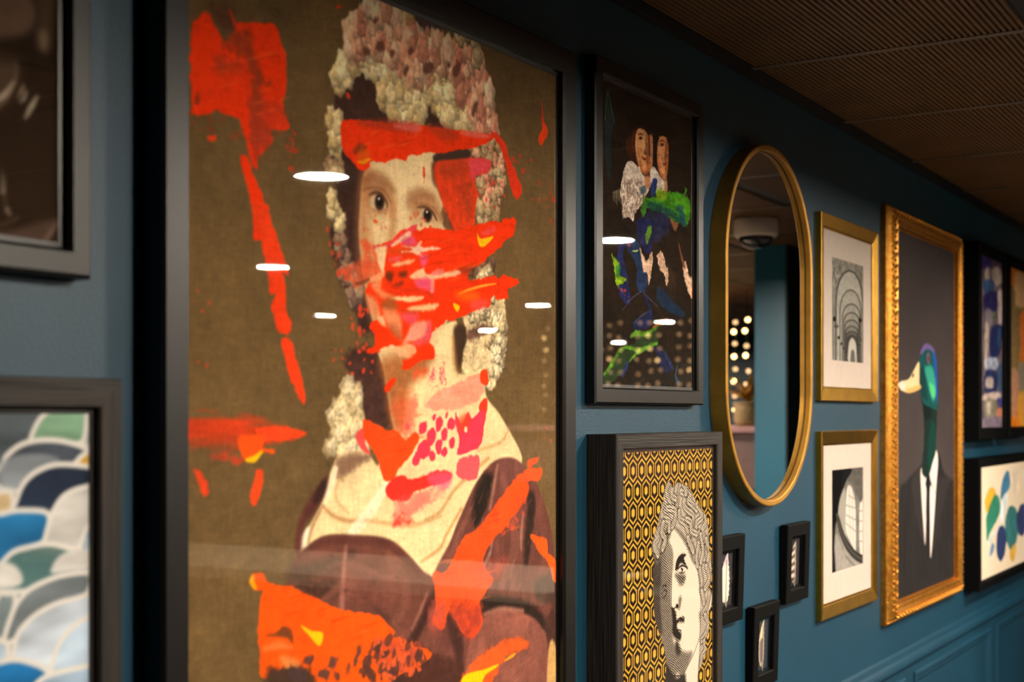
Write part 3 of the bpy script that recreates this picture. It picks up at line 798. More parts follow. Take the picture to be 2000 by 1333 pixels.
# brow band
c.poly(q('R3', '230,85 270,68 350,66 700,100 1000,125 1300,165 1630,208 1640,235 1560,290 1420,335 1330,345 1160,382 1040,370 960,390 850,400 820,455 740,430 640,460 500,460 492,510 430,540 390,525 300,430 240,340 218,220'), RED, soft=1.2, rag=1.6, rs=8, tex=0.05)
c.stroke(q('R3', '380,95 700,120 900,140'), [3, 8, 5], (170, 58, 36), soft=5, a=0.7)
c.stroke(q('R3', '720,125 900,140 960,150'), [3, 7, 3], (240, 116, 110), soft=4, a=0.7)
c.stroke(q('R3', '1040,150 1180,190 1300,220'), [3, 12, 4], (176, 62, 36), soft=8, a=0.6)
c.stroke(q('R3', '1340,185 1480,205 1600,225'), [3, 5, 2], (246, 130, 116), soft=3, a=0.7)
c.stroke(q('R3', '350,360 400,330 450,318'), [4, 6, 1], (140, 56, 26), soft=3, a=0.85)
c.poly(q('R3', '380,455 492,425 470,455 430,477 395,470'), YEL, soft=1.5)
c.stroke(q('R3', '390,420 430,400 470,380'), [5, 9, 4], (226, 100, 20), soft=5, a=0.7)
# cheek slab
c.poly(q('R3', '1090,460 1300,425 1420,418 1580,440 1622,470 1590,560 1480,590 1465,650 1490,750 1470,900 1460,1040 1430,1130 1280,1130 1200,950 1160,830 1120,700 1080,590'), (232, 66, 26), soft=1.4, rag=2, tex=0.08)
c.poly(q('R3', '1140,470 1390,440 1400,560 1300,620 1180,590'), (176, 62, 32), soft=9, a=0.55)
c.poly(q('R3', '1310,680 1440,640 1450,900 1400,980 1320,800'), (150, 60, 34), soft=8, rag=6, a=0.6, mod=0.5, ms=9)
c.poly(q('R3', '1420,430 1600,450 1590,550 1490,580 1450,640 1420,540'), PNK, soft=4, rag=2, a=0.85)
c.poly(q('R3', '1170,900 1230,990 1270,1100 1210,1120 1160,1000'), (96, 62, 40), soft=4, rag=3, a=0.85)
c.poly(q('R3', '1075,400 1160,382 1400,345 1400,420 1120,450 1090,480'), (66, 50, 42), soft=2.5, a=0.95)
c.poly(q('R3', '1060,480 1095,470 1085,590 1110,700 1070,640'), (96, 60, 42), soft=4, a=0.8)
c.poly(q('R3', '1615,172 1690,215 1750,290 1780,420 1840,530 1870,620 1902,740 1860,802 1820,760 1780,600 1730,420 1690,310 1630,225'), (236, 58, 24), soft=1.3, rag=2)
c.spatter(q('R3', '1480,620 1720,640 1720,860 1490,860'), 30, (1.2, 3.6), (226, 66, 46), 35)
c.spatter(q('R3', '1800,400 2000,440 2000,560 1880,540'), 16, (1.8, 4.8), (196, 60, 34), 36, a=0.8)
c.poly(q('R2', '1690,895 1732,990 1680,1092 1660,1040 1688,960'), (246, 70, 22), soft=1.2, rag=1)
c.stroke(q('R2', '1678,750 1690,820 1692,900'), [0.8, 2, 5], (206, 62, 28), soft=1, a=0.85)
c.poly(q('R2', '140,45 180,38 172,60 150,62'), (236, 66, 24), soft=1)
c.poly(q('R2', '215,700 235,700 245,740 225,735'), (230, 66, 30), soft=1)
# mouth mass
c.poly(q('R4', '400,250 540,300 600,520 600,580 430,650 360,690 260,600 190,545 230,490 380,440 420,330'), (240, 84, 44), soft=3, rag=5, a=0.8, mod=0.3)
c.poly(q('R4', '500,240 540,285 680,235 800,145 920,88 940,140 1040,108 1150,120 1270,160 1450,90 1560,65 1650,70 1780,35 1830,35 1850,90 1820,180 1740,260 1640,350 1540,440 1430,500 1400,580 1460,600 1640,570 1700,590 1730,560 1790,580 1865,600 1870,660 1780,690 1760,780 1680,780 1620,760 1600,850 1500,870 1430,910 1330,950 1140,1020 1070,1090 1045,1180 1090,1230 1090,1300 1060,1340 940,1360 880,1420 830,1400 850,1300 790,1240 700,1215 620,1225 540,1290 460,1270 540,1170 490,1060 510,1000 570,960 560,870 520,780 460,760 440,700 480,640 590,590 620,540 610,400 640,320 560,300 520,300'), RED, soft=1.4, rag=3, rs=9, tex=0.05, ts=(22, 0.4, 2))
c.poly(q('R5', '850,170 1080,200 1060,275 980,300 900,340 830,390 790,380 790,300 840,280'), RED, soft=2, rag=3)
for p_, k_, a_, so in [('500,250 545,300 690,245 880,100 920,120 860,180 720,260 660,300 540,330', PNK, .9, 3), ('690,280 780,200 855,152 866,200 790,250 715,292', (248, 200, 160), .95, 2), ('780,250 880,200 925,270 850,300', (232, 84, 128), .9, 5),
                   ('540,315 640,292 630,440 602,520 560,440 555,370', (246, 206, 156), .95, 3), ('660,320 760,300 880,300 890,360 720,370 650,360', (236, 74, 26), 1, 4), ('780,288 900,292 968,250 962,296 1100,300 1132,320 970,346 982,390 900,356 780,344 880,322', (252, 206, 176), .95, 2),
                   ('955,380 1030,372 1012,450 985,505 950,430', (240, 84, 126), .95, 4), ('660,400 780,390 760,420 680,440', (240, 96, 110), .8, 4), ('700,458 890,415 870,448 735,482', (250, 192, 140), .95, 2.5), ('860,585 900,540 990,490 1000,540 1100,548 1300,515 1310,558 1080,602 960,600', (248, 196, 152), .95, 2.5),
                   ('1080,520 1170,500 1160,550 1060,560', (246, 130, 124), .8, 3), ('910,610 1050,600 1085,720 1000,700 930,680', (240, 84, 118), .95, 4), ('1060,600 1090,600 1075,720 1050,720', (246, 150, 130), .8, 3), ('1330,500 1430,480 1430,540 1350,540', (150, 66, 36), .8, 5),
                   ('640,540 705,540 690,620 640,600', (106, 48, 26), .9, 4), ('760,540 835,530 820,572 770,572', (110, 50, 26), .9, 4), ('690,665 800,620 745,682', (110, 48, 26), .9, 4), ('500,650 590,590 600,700 720,760 640,780 560,740', (240, 150, 100), .85, 5),
                   ('640,620 800,680 960,690 1090,760 1110,790 960,730 760,740 640,690', (226, 52, 16), .8, 4), ('700,765 960,755 976,782 880,812 720,792', (250, 206, 152), .95, 2), ('840,868 1112,822 1082,882 900,892', (250, 206, 150), .9, 3), ('600,820 700,765 745,880 640,890', (156, 90, 44), .85, 6), ('760,880 860,900 940,890 860,930', (150, 84, 40), .6, 5),
                   ('620,880 760,920 782,1150 700,1080 620,980', (240, 150, 104), .85, 6), ('660,1010 770,1080 780,1160 700,1120', (150, 84, 40), .5, 6), ('780,920 930,920 930,985 880,1025 800,980', (238, 80, 92), .95, 5), ('870,1035 960,992 1040,1000 1010,1130 900,1175 810,1195 800,1180 840,1100', LPK, .95, 4), ('1020,1000 1060,990 1050,1150 960,1210 860,1210 990,1130', (240, 84, 96), .9, 5),
                   ('550,960 600,940 640,1040 600,1020', (248, 200, 150), .9, 3), ('450,750 520,760 580,860 560,960 500,900', (240, 140, 92), .8, 5), ('700,1260 780,1210 860,1195 920,1260 850,1330 760,1310', (246, 180, 130), .85, 3)]:
    c.poly(q('R4', p_), k_, soft=so, rag=1.5, a=a_, tex=0.05)
for p_, w_, k_ in [('1485,168 1520,222 1635,200 1580,272 1530,300 1500,272', 0, YEL), ('1263,820 1322,850 1302,902 1275,868', 0, YEL)]:
    c.poly(q('R4', p_), k_, soft=1.5)
c.poly(q('R4', '1520,170 1640,110 1650,150 1570,190'), (236, 84, 92), soft=5, a=0.8)
c.stroke(q('R4', '1310,740 1400,700 1540,660 1660,640'), [1, 2, 2, 1], (255, 170, 50), soft=1, a=0.9)
c.poly(q('R4', '1300,720 1480,720 1500,790 1380,800 1290,760'), (255, 104, 10), soft=7, a=0.8)
c.poly(q('R4', '1440,800 1580,790 1560,860 1440,880'), (242, 84, 84), soft=6, a=0.7)
c.stroke(q('R4', '420,640 520,590 610,550'), [1.5, 3, 4], (250, 160, 110), soft=2, a=0.8)
c.stroke(q('R4', '360,640 420,630 480,600'), [2, 3, 2], (100, 60, 36), soft=2, a=0.7)
c.spatter(q('R3', '540,940 700,960 700,1120 420,1120'), 14, (1.2, 3.3), (236, 84, 40), 40)
c.spatter(q('R3', '860,920 1130,1010 1120,1080 900,1060'), 10, (1.8, 4.2), (240, 76, 36), 41)
c.spatter(q('R4', '60,100 230,300 220,560 160,500'), 12, (1.8, 4.8), (206, 66, 40), 42, a=0.8)
c.spatter(q('R4', '330,860 480,900 440,1260 320,1200'), 18, (1.8, 5.4), (222, 66, 34), 43, a=0.85)
c.spatter(q('R5', '150,200 560,300 520,480 140,440'), 12, (1.2, 4.2), (230, 70, 34), 44, a=0.85)
c.spatter(q('R3', '620,500 1060,480 1040,720 700,1050 500,1100'), 26, (0.48, 1.1), (150, 90, 60), 45, a=0.6)
c.stroke(q('R3', '990,520 992,590 990,660'), [2, 2.5, 1], (226, 72, 40), rag=1.5)
# throat and chest reds
c.poly(q('R5', '640,600 640,520 720,470 720,530'), RED, soft=1.5, rag=2)
c.poly(q('R5', '700,700 860,620 920,780 860,980 760,980'), (240, 92, 50), soft=14, a=0.55, rag=6)
c.poly(q('R5', '900,400 1010,380 1010,430 900,480'), (240, 80, 34), soft=8, rag=3, a=0.8)
c.poly(q('R5', '355,1000 425,940 445,1080 492,1175 430,1155 370,1070'), (236, 82, 76), soft=1.5)
c.poly(q('R5', '435,860 540,900 660,962 720,945 820,1040 900,980 945,1000 930,1080 860,1200 760,1320 700,1420 620,1420 560,1220 470,1085 425,980'), (253, 76, 20), soft=1.5, rag=1.5, tex=0.03)
c.poly(q('R5', '1000,735 1090,620 1250,540 1525,425 1540,600 1480,690 1300,760 1100,762'), (246, 152, 126), soft=2, rag=3, a=0.88, tex=0.08, ts=(16, 0.6, 1.4))
c.poly(q('R5', '1518,410 1578,400 1588,532 1520,512'), (246, 66, 20), soft=1.2)
c.poly(q('R5', '1500,740 1550,662 1582,690 1562,860 1540,840'), (240, 62, 34), soft=1.5, rag=1)
for p_ in ['1100,430 1060,520 1040,480 1080,380', '1180,330 1190,420 1160,540 1130,420', '1080,540 1160,500 1190,540 1100,555']:
    c.poly(q('R5', p_), (226, 90, 100), soft=2, rag=5, rs=5, a=0.85, mod=0.7, ms=4)
CP = (234, 60, 84)
for x, y, rx, ry in [(980, 930, 42, 58), (1060, 1010, 38, 88), (1130, 900, 33, 76), (1185, 990, 33, 62), (1240, 900, 38, 58), (1130, 1110, 30, 72), (1250, 1080, 28, 58), (990, 1140, 58, 86), (1180, 1160, 28, 46), (1070, 1200, 32, 48), (920, 1230, 36, 66), (840, 920, 20, 25), (1010, 880, 14, 22), (1085, 840, 14, 26), (1200, 820, 16, 40)]:
    c.ell(620 + x / 4.762, 640 + y / 4.762, rx / 4.762, ry / 4.762, CP, rot=0.15, soft=1.3, rag=2.2, rs=9)
c.poly(q('R5', '1285,780 1335,890 1400,780 1435,860 1500,780 1562,780 1552,900 1532,1050 1480,1130 1410,1155 1295,1190 1322,1040 1285,920'), CP, soft=1.3, rag=2, rs=9)
c.poly(q('R5', '1310,860 1400,800 1420,900 1340,980'), (250, 66, 30), soft=6, a=0.7)
c.ell(620 + 1380 / 4.762, 640 + 950 / 4.762, 3, 6, (244, 210, 170), soft=1.2)
c.poly(q('R5', '1330,1225 1500,1200 1480,1400 1320,1400 1290,1300'), (238, 90, 96), soft=1.6, rag=2)
c.poly(q('R5', '880,980 820,1040 800,900 900,640 940,700 900,860'), (240, 110, 90), soft=6, rag=5, a=0.7, mod=0.4)
c.poly(q('R6', '555,240 620,195 700,212 830,168 905,182 885,232 780,262 700,292 660,332 600,334 550,302'), (240, 52, 38), soft=2, rag=2)
c.poly(q('R6', '600,330 700,285 880,245 860,310 700,400 690,462 588,474'), (240, 84, 84), soft=4, rag=5, a=0.6, mod=0.5, ms=14)
c.poly(q('R6', '780,190 905,180 890,260 800,250'), (236, 90, 130), soft=6, a=0.7)
c.poly(q('R6', '586,472 640,400 700,455 640,465'), (240, 58, 40), soft=2, rag=3, a=0.8, mod=0.5, ms=5)
# orange lower left
c.poly(q('R8', '368,765 388,730 430,733 468,790 570,800 640,830 740,880 850,930 920,945 1040,960 1110,1000 1155,1055 1150,1080 1200,1100 1260,1130 1350,1160 1355,1190 1310,1230 1200,1290 1080,1360 900,1420 700,1400 640,1265 540,1262 432,1312 415,1200 405,1000 420,880 430,830 382,822'), ORG, soft=1.5, rag=2, rs=12, tex=0.04)
c.stroke(q('R8', '378,750 372,780 392,815'), [2, 4, 2], (255, 170, 20), soft=2)
c.poly(q('R8', '505,1060 545,1025 590,1050 597,1122 560,1090 450,1078'), (106, 62, 34), soft=3, a=0.9)
c.poly(q('R8', '640,1020 700,1050 762,1064 745,1135 690,1080'), YEL, soft=1.5)
c.stroke(q('R8', '440,1150 520,1130 590,1145'), [3, 5, 2], (255, 124, 60), soft=4, a=0.8)
c.poly(q('R8', '530,1190 630,1215 620,1262 560,1262'), (212, 150, 90), soft=6, a=0.7)
c.poly(q('R8', '545,1262 640,1255 720,1333 740,2000 420,2000 440,1320'), (70, 50, 38), soft=5, rag=4, a=0.95)
for x, y, rx, ry in [(120, 1212, 24, 26), (255, 1225, 22, 34), (388, 1190, 14, 50), (455, 1185, 14, 46), (335, 1260, 12, 40), (270, 1300, 18, 22), (590, 1270, 30, 26), (60, 1290, 60, 40), (210, 1290, 30, 34), (490, 1130, 8, 26)]:
    c.ell(560 + x / 2.818, 860 + y / 2.818, rx / 2.818, ry / 2.818, (78, 58, 56), rot=0.3, soft=2.5, rag=4, rs=8, a=0.85)
c.poly(q('R6', '520,1100 740,1150 700,1240 600,1290 500,1280'), (172, 72, 52), soft=7, rag=8, rs=10, a=0.9, mod=0.35)
c.spatter(q('R6', '520,1100 740,1150 700,1260 520,1320 380,1300'), 46, (3, 9), (84, 52, 44), 57, el=1.8, a=0.75)
c.spatter(q('R6', '500,1080 760,1160 700,1290 520,1333'), 30, (2, 6), (236, 96, 48), 58, el=1.6, a=0.8)
# orange slash on the sleeve
c.poly(q('R6', '1270,190 1310,200 1332,280 1282,380 1180,500 1130,560 1080,650 1100,720 1140,760 1100,830 1060,900 1080,985 1040,1080 990,1092 930,1000 890,950 862,1040 800,1000 822,900 810,735 880,715 960,560 1010,510 1060,470 1130,380 1200,290'), (252, 82, 28), soft=2, rag=3, rs=14, tex=0.06, ts=(20, 0.8, 0.8))
c.poly(q('R6', '900,900 1060,900 1080,985 1040,1080 980,1080 920,990'), (166, 62, 46), soft=9, rag=7, a=0.85, mod=0.35)
c.poly(q('R6', '800,880 870,900 860,1040 800,1050 780,960'), (176, 80, 66), soft=9, rag=6, a=0.75, mod=0.3)
c.poly(q('R6', '1060,680 1200,640 1210,700 1120,780 1060,760'), (196, 70, 50), soft=8, rag=8, a=0.6, mod=0.5)
c.poly(q('R6', '1305,170 1400,160 1395,215 1330,225'), (250, 84, 28), soft=1.6, rag=3)
c.poly(q('R6', '1325,115 1385,95 1370,130 1335,150'), (240, 84, 36), soft=1.6, rag=3, a=0.9)
c.spatter(q('R6', '1150,380 1340,300 1330,400 1200,540'), 22, (1.8, 4.8), (222, 76, 46), 50, a=0.7)
c.poly(q('R6', '1342,518 1430,550 1440,620 1470,645 1502,700 1502,778 1470,776 1440,680 1380,600'), (252, 92, 26), soft=1.6, rag=2)
c.poly(q('R6', '930,1400 1020,1230 1120,1150 1230,1090 1310,1100 1322,1140 1200,1200 1150,1300 1080,1400'), (242, 92, 30), soft=4, rag=4, a=0.88, tex=0.06)
c.poly(q('R6', '975,1300 1090,1262 1162,1235 1150,1255 1090,1300 1050,1400 960,1400'), YEL, soft=2)
c.stroke(q('R6', '1200,1215 1240,1190 1260,1175'), [1, 3, 1], (255, 150, 30), soft=1.5)
c.spatter(q('PX', '1040,330 1095,380 1095,450 1050,430'), 14, (1.8, 4.8), (196, 62, 34), 51, a=0.75)
c.spatter(q('PX', '990,440 1010,560 1005,600 970,560'), 6, (1.2, 2.4), (200, 66, 36), 52, a=0.7)
c.spatter(q('PX', '1060,820 1090,860 1070,880 1050,850'), 5, (1.2, 3), (206, 74, 36), 53, a=0.8)
c.spatter(q('PX', '385,420 430,440 400,760 385,700'), 7, (1.2, 3), (206, 70, 36), 54, a=0.8)
g_ = 1 + 0.04 * c.noise(2.6, 61, 2) + 0.03 * c.noise(6, 62, 2, 0.35, 2.0) + 0.03 * c.noise(6, 63, 2, 2.0, 0.35) + 0.04 * c.noise(34, 64)
c.img *= g_[..., None]
for x, y, a_ in [(430, 150, 5), (500, 120, 6), (520, 200, 8), (800, 270, 6), (720, 280, 5), (880, 480, 8), (830, 500, 6), (900, 545, 7), (760, 880, 8), (800, 840, 5), (640, 1200, 8), (580, 1180, 6), (700, 1240, 8), (880, 1110, 7), (960, 1030, 6), (930, 1150, 7)]:
    for k in range(5):
        u, v, L = c.rng.uniform(-26, 26), c.rng.uniform(-26, 26), c.rng.uniform(14, 40)
        c.stroke([(x + u, y + v), (x + u + L * 0.5, y + v - L * 0.18), (x + u + L, y + v - L * 0.30)], [0.4, 1.6, 0.4], c.rng.choice([(196, 40, 8), (255, 112, 44), (214, 52, 20), (255, 96, 30)]), soft=1.6, a=0.4)
c.to_object('print', M['print'], port, pdl)
backing(port, px0 + PW - 0.004, px1 - PW + 0.004, ph0 + PW - 0.004, ph1 - PW + 0.004, 0.004, pdl - 0.001)
pane(port, px0 + PW - 0.003, px1 - PW + 0.003, ph0 + PW - 0.003, ph1 - PW + 0.003, pdl + 0.0005, pdl + 0.0022)
# ---------------------------------------------------------------- picture of the two men under green and blue paint
TX0, TX1, TH0, TH1, TD, TW = 2.0228, 2.4744, 0.0193, 0.6103, 0.022, 0.028
tw = picture('framed_double_portrait', 'black-framed dark picture of two pale-collared men with green and blue paint strokes', TX0, TX1, TH0, TH1)
rails(tw, TX0, TX1, EYE + TH0, EYE + TH1, flat_prof(TW, TD, 0.008, 0.003), (M['black'], M['black']))
dl = TD - 0.010
c = Canvas(TX0 + TW - 0.004, TX1 - TW + 0.004, TH0 + TW - 0.004, TH1 - TW + 0.004, 1.5, 0.85, dl, (38, 28, 19))
c.img *= (1 + 0.18 * c.noise(90, 1) + 0.14 * c.noise(8, 2) + 0.1 * c.noise(5, 3, 2, 3, 0.3))[..., None]
SK = (244, 172, 112)
# hats, hair
c.poly(q('T5', '230,470 320,440 400,440 480,480 560,520 560,620 400,520 300,470 270,500 240,560'), (24, 16, 11), soft=8, a=0.9)
c.poly(q('T5', '215,520 260,460 320,460 350,520 280,560 275,740 240,790 200,700 180,620'), (74, 38, 20), soft=5, rag=3)
c.poly(q('T5', '400,500 450,500 470,540 450,700 445,810 405,800 395,650'), (44, 25, 16), soft=4, rag=2)
for (p_, k) in [('265,520 285,480 320,470 355,510 378,560 382,700 385,800 360,865 320,860 285,780 262,650', SK), ('450,560 480,530 515,540 538,590 538,760 525,880 495,905 465,850 445,740', (240, 160, 104)), ('385,530 400,500 408,560 408,740 395,860 384,860 382,700', (222, 146, 104))]:
    c.poly(q('T5', p_), k, soft=2.2, tex=0.05)
for (p_, k, a_) in [('355,520 385,580 385,860 360,860 350,700', (160, 84, 44), .7), ('520,560 540,600 535,800 515,890 510,700', (170, 88, 46), .7), ('285,500 350,520 340,560 300,540', (240, 178, 122), .6), ('270,620 300,700 330,860 290,790', (196, 112, 62), .6), ('450,700 480,850 500,900 460,850', (196, 108, 60), .6)]:
    c.poly(q('T5', p_), k, soft=5, a=a_)
for x, y in [(306, 558), (487, 614)]:
    c.ell(1180 + x / 4.3, 140 + y / 4.3, 18 / 4.3, 14 / 4.3, (120, 66, 36), soft=2.5, a=0.8)
    c.ell(1180 + x / 4.3, 140 + y / 4.3, 8 / 4.3, 10 / 4.3, (30, 18, 12), soft=1.5)
    c.stroke([(1180 + (x - 22) / 4.3, 140 + (y - 26) / 4.3), (1180 + x / 4.3, 140 + (y - 36) / 4.3), (1180 + (x + 22) / 4.3, 140 + (y - 24) / 4.3)], [0.8, 1.6, 0.8], (110, 60, 34), soft=1.2)
c.stroke(q('T5', '345,560 350,640 335,680 355,690'), [1, 1.8, 2, 1.5], (120, 62, 34), soft=1.5, a=0.9)
c.stroke(q('T5', '372,560 380,620 378,700'), [1.5, 2.5, 1.5], (52, 28, 18), soft=1.5, a=0.9)
c.stroke(q('T5', '312,715 335,735 360,730'), [1, 2.2, 1], (140, 52, 34), soft=1.2)
c.stroke(q('T5', '515,610 520,680 508,730'), [1, 1.6, 1.5], (124, 62, 36), soft=1.4, a=0.9)
c.stroke(q('T5', '490,770 508,778 522,768'), [1, 2, 1], (146, 56, 36), soft=1.2)
c.stroke(q('T5', '318,850 345,878 370,865'), [2, 3, 2], (60, 34, 22), soft=2, a=0.8)
# fringe and hat brims cut across both brows
c.poly(q('T5', '215,470 270,430 360,440 410,470 395,530 370,520 340,490 310,478 285,482 268,520 250,600 225,560'), (40, 21, 12), soft=3, rag=3)
c.poly(q('T5', '395,480 460,490 560,520 560,640 538,600 525,560 495,540 470,545 452,580 440,660 415,560'), (34, 18, 11), soft=3, rag=3)
c.poly(q('T5', '220,380 560,440 600,540 500,520 400,470 300,455 220,470'), (22, 15, 10), soft=8)
c.stroke(q('T5', '255,500 240,580 245,660'), [3, 6, 4], (122, 58, 26), soft=4, a=0.7)
c.stroke(q('T5', '275,560 272,640 290,740'), [2, 4, 3], (250, 190, 134), soft=4, a=0.6)
c.stroke(q('T5', '330,560 338,640'), [3, 5], (252, 196, 140), soft=4, a=0.6)
c.stroke(q('T5', '470,620 475,700 490,760'), [3, 4, 3], (250, 184, 128), soft=4, a=0.55)
c.stroke(q('T5', '300,800 330,845 360,850'), [3, 5, 3], (170, 88, 46), soft=4, a=0.6)
# collars
COL = [(222, 204, 186), (204, 184, 166), (186, 164, 148), (232, 218, 204)]
c.poly(q('T5', '205,755 250,765 290,800 330,870 385,890 385,960 350,1040 330,1110 265,1180 245,1255 205,1210 155,1225 150,1080 135,1000 155,880 170,820'), (232, 212, 196), soft=1.6, rag=3, rs=8, tex=0.06)
c.poly(q('T5', '150,930 250,900 360,960 340,1080 260,1180 240,1250 205,1205 155,1225 150,1080'), (140, 112, 94), soft=3, rag=4, rs=5, a=0.75, mod=1.0, ms=5)
c.poly(q('T5', '400,800 445,830 480,900 525,925 525,1000 470,1010 400,1000 388,900'), (236, 220, 206), soft=1.6, rag=2, tex=0.05)
c.poly(q('T5', '340,880 385,890 380,990 345,960'), (196, 120, 76), soft=3, a=0.8)
c.poly(q('T5', '505,905 530,910 530,1090 510,1090'), (206, 140, 96), soft=3, a=0.8)
for i in range(6):
    x = 75 + i * 14
    c.stroke(q('T5', '%d,%d %d,%d' % (x, 1020 - i * 8, x + 4, 1085 + (i % 3) * 16)), [2, 0.8], (176, 158, 136), soft=1, a=0.8)
# blue and green paint
BL = (32, 40, 88); TEA = (24, 78, 66); GRN = (62, 134, 26); LIM = (128, 166, 26)
c.poly(q('T5', '395,930 445,905 440,980 420,1060 395,1070'), (38, 60, 120), soft=2, rag=3)
c.poly(q('T5', '300,985 345,960 350,1010 320,1030'), (44, 76, 96), soft=3, rag=3, a=0.8)
c.poly(q('T5', '345,1070 440,1050 450,1010 500,1040 560,1010 660,1030 680,985 695,1000 690,1050 725,1110 722,1210 700,1290 650,1280 560,1240 500,1190 390,1160 350,1130'), GRN, soft=1.8, rag=4, rs=8, tex=0.22, ts=(12, 0.3, 2))
c.poly(q('T5', '360,1100 460,1110 560,1160 640,1230 690,1290 600,1260 500,1190 380,1160'), TEA, soft=5, rag=4, a=0.9, tex=0.2, ts=(8, 0.3, 2))
c.poly(q('T5', '440,1000 480,980 540,1040 500,1080 440,1070'), LIM, soft=4, rag=4, a=0.85)
c.poly(q('T5', '600,1050 700,1080 720,1180 660,1180 600,1120'), (96, 178, 30), soft=5, rag=5, a=0.7)
c.poly(q('T5', '610,1140 650,1130 690,1270 660,1300 630,1220'), (24, 66, 110), soft=4, rag=4, a=0.7)
c.poly(q('T5', '290,1250 380,1180 480,1180 550,1240 540,1330 460,1420 280,1420'), (34, 40, 76), soft=6, rag=7, rs=8, a=0.85, tex=0.2)
c.poly(q('T5', '330,1060 360,1100 340,1220 310,1180'), (66, 130, 40), soft=3, rag=4, a=0.85)
c.poly(q('T5', '555,1230 620,1280 600,1340 570,1300'), (150, 96, 60), soft=3, rag=4, a=0.8)
c.poly(q('T6', '105,240 130,150 170,125 180,160 150,240 185,400 215,600 185,642 120,560 100,400 90,300'), BL, soft=1.8, rag=3, tex=0.25, ts=(8, 1, 1))
c.poly(q('T6', '62,245 85,270 125,320 120,400 180,440 130,490 100,490 85,380'), LIM, soft=2, rag=3, rs=6, tex=0.2)
c.poly(q('T6', '100,330 140,340 130,400 100,420'), (30, 110, 60), soft=4, rag=3, a=0.7)
c.spatter(q('T6', '120,500 200,540 200,610 150,590'), 10, (1.2, 3), (186, 60, 46), 5)
c.poly(q('T6', '175,150 250,120 300,190 320,300 350,400 340,520 300,550 260,480 265,350 230,250 190,210'), (30, 50, 84), soft=3, rag=3, tex=0.2)
c.poly(q('T6', '270,-30 390,-30 385,180 360,235 300,150'), (32, 36, 82), soft=3, rag=4, tex=0.2)
c.poly(q('T6', '340,60 385,0 380,80 345,160'), (110, 164, 40), soft=2.5, rag=3, a=0.85)
c.ell(1180 + 203 / 4.163, 440 + 160 / 4.163, 3, 4, (206, 66, 50), soft=1.2)
c.ell(1180 + 203 / 4.163, 440 + 160 / 4.163, 1.4, 2.2, (40, 46, 100), soft=1)
c.stroke(q('T6', '230,210 260,212 275,205'), [1, 2, 1], (170, 190, 110), soft=1)
for p_ in ['290,195 320,250 345,300 385,215 395,300 375,430 360,490 352,400 320,370', '430,240 465,220 490,260 495,310 520,370 518,470 505,495 490,410 450,350', '640,330 665,300 690,410 735,450 738,540 715,592 690,560 655,440']:
    c.poly(q('T6', p_), (222, 182, 154), soft=1.6, rag=3, rs=6, tex=0.14, ts=(6, 1, 0.5))
c.stroke(q('T6', '605,150 630,260 650,340'), [2, 4, 5], (140, 80, 62), soft=2.5, a=0.85)
c.poly(q('T6', '715,480 742,460 738,560 712,600'), (226, 120, 52), soft=2.5, a=0.9)
c.stroke(q('T6', '735,640 733,720'), [2, 2], (206, 100, 40), soft=1.5)
for i in range(9):
    x = 510 + i * 9
    c.stroke(q('T6', '%d,%d %d,%d' % (x, 300 + i * 14, x + 2, 470 + (i * 37) % 90)), [0.8, 0.6], (130, 92, 70), soft=0.9, a=0.6)
c.poly(q('T6', '425,520 480,520 560,620 640,690 650,745 520,700 440,620'), (26, 46, 72), soft=4, rag=4, a=0.9)
c.poly(q('T6', '310,540 350,590 385,680 395,760 360,830 250,850 240,790 330,740 360,680 330,600'), (30, 38, 80), soft=3, rag=3, a=0.9, tex=0.2)
for p_ in ['300,540 220,600 150,690', '320,550 380,610 440,665', '380,690 300,740 240,800']:
    c.stroke(q('T6', p_), [1, 1.6, 1], (70, 82, 120), soft=1.2, a=0.7)
c.poly(q('T6', '400,960 450,1000 540,1130 550,1180 480,1200 430,1090'), (30, 36, 72), soft=3, rag=4, a=0.85, tex=0.2)
c.stroke(q('T6', '480,1020 530,1110 560,1170'), [3, 5, 3], (44, 56, 96), soft=3, a=0.8)
c.stroke(q('T6', '600,1140 580,1220 600,1280'), [1, 3, 6], (66, 92, 116), soft=2.5, a=0.8)
c.poly(q('T6', '0,1200 60,1120 110,1050 160,990 250,960 240,900 270,870 340,880 440,810 510,760 500,790 440,830 435,960 330,1000 250,1060 200,1110 170,1180 20,1320 0,1320'), (44, 62, 34), soft=2, rag=2, a=0.85)
for p_, w_ in [('0,1215 70,1120 100,1060 165,995 250,1010 290,1020 430,960', [3, 5, 4, 3, 4, 5, 3]), ('215,910 260,880 340,885 430,830', [2, 6, 5, 2]), ('200,1110 260,1050 330,1005 430,965', [2, 3, 3, 1])]:
    c.stroke(q('T6', p_), w_, (86, 138, 34), soft=1.8, rag=1.5, a=0.9, tex=0.2)
c.stroke(q('T6', '400,830 470,785 510,765 505,785 480,800'), [2, 2, 2, 1.5, 1], (176, 84, 52), soft=1.3, a=0.9)
c.stroke(q('T6', '150,1220 170,1170 200,1100'), [4, 6, 2], (42, 50, 110), soft=3, a=0.8)
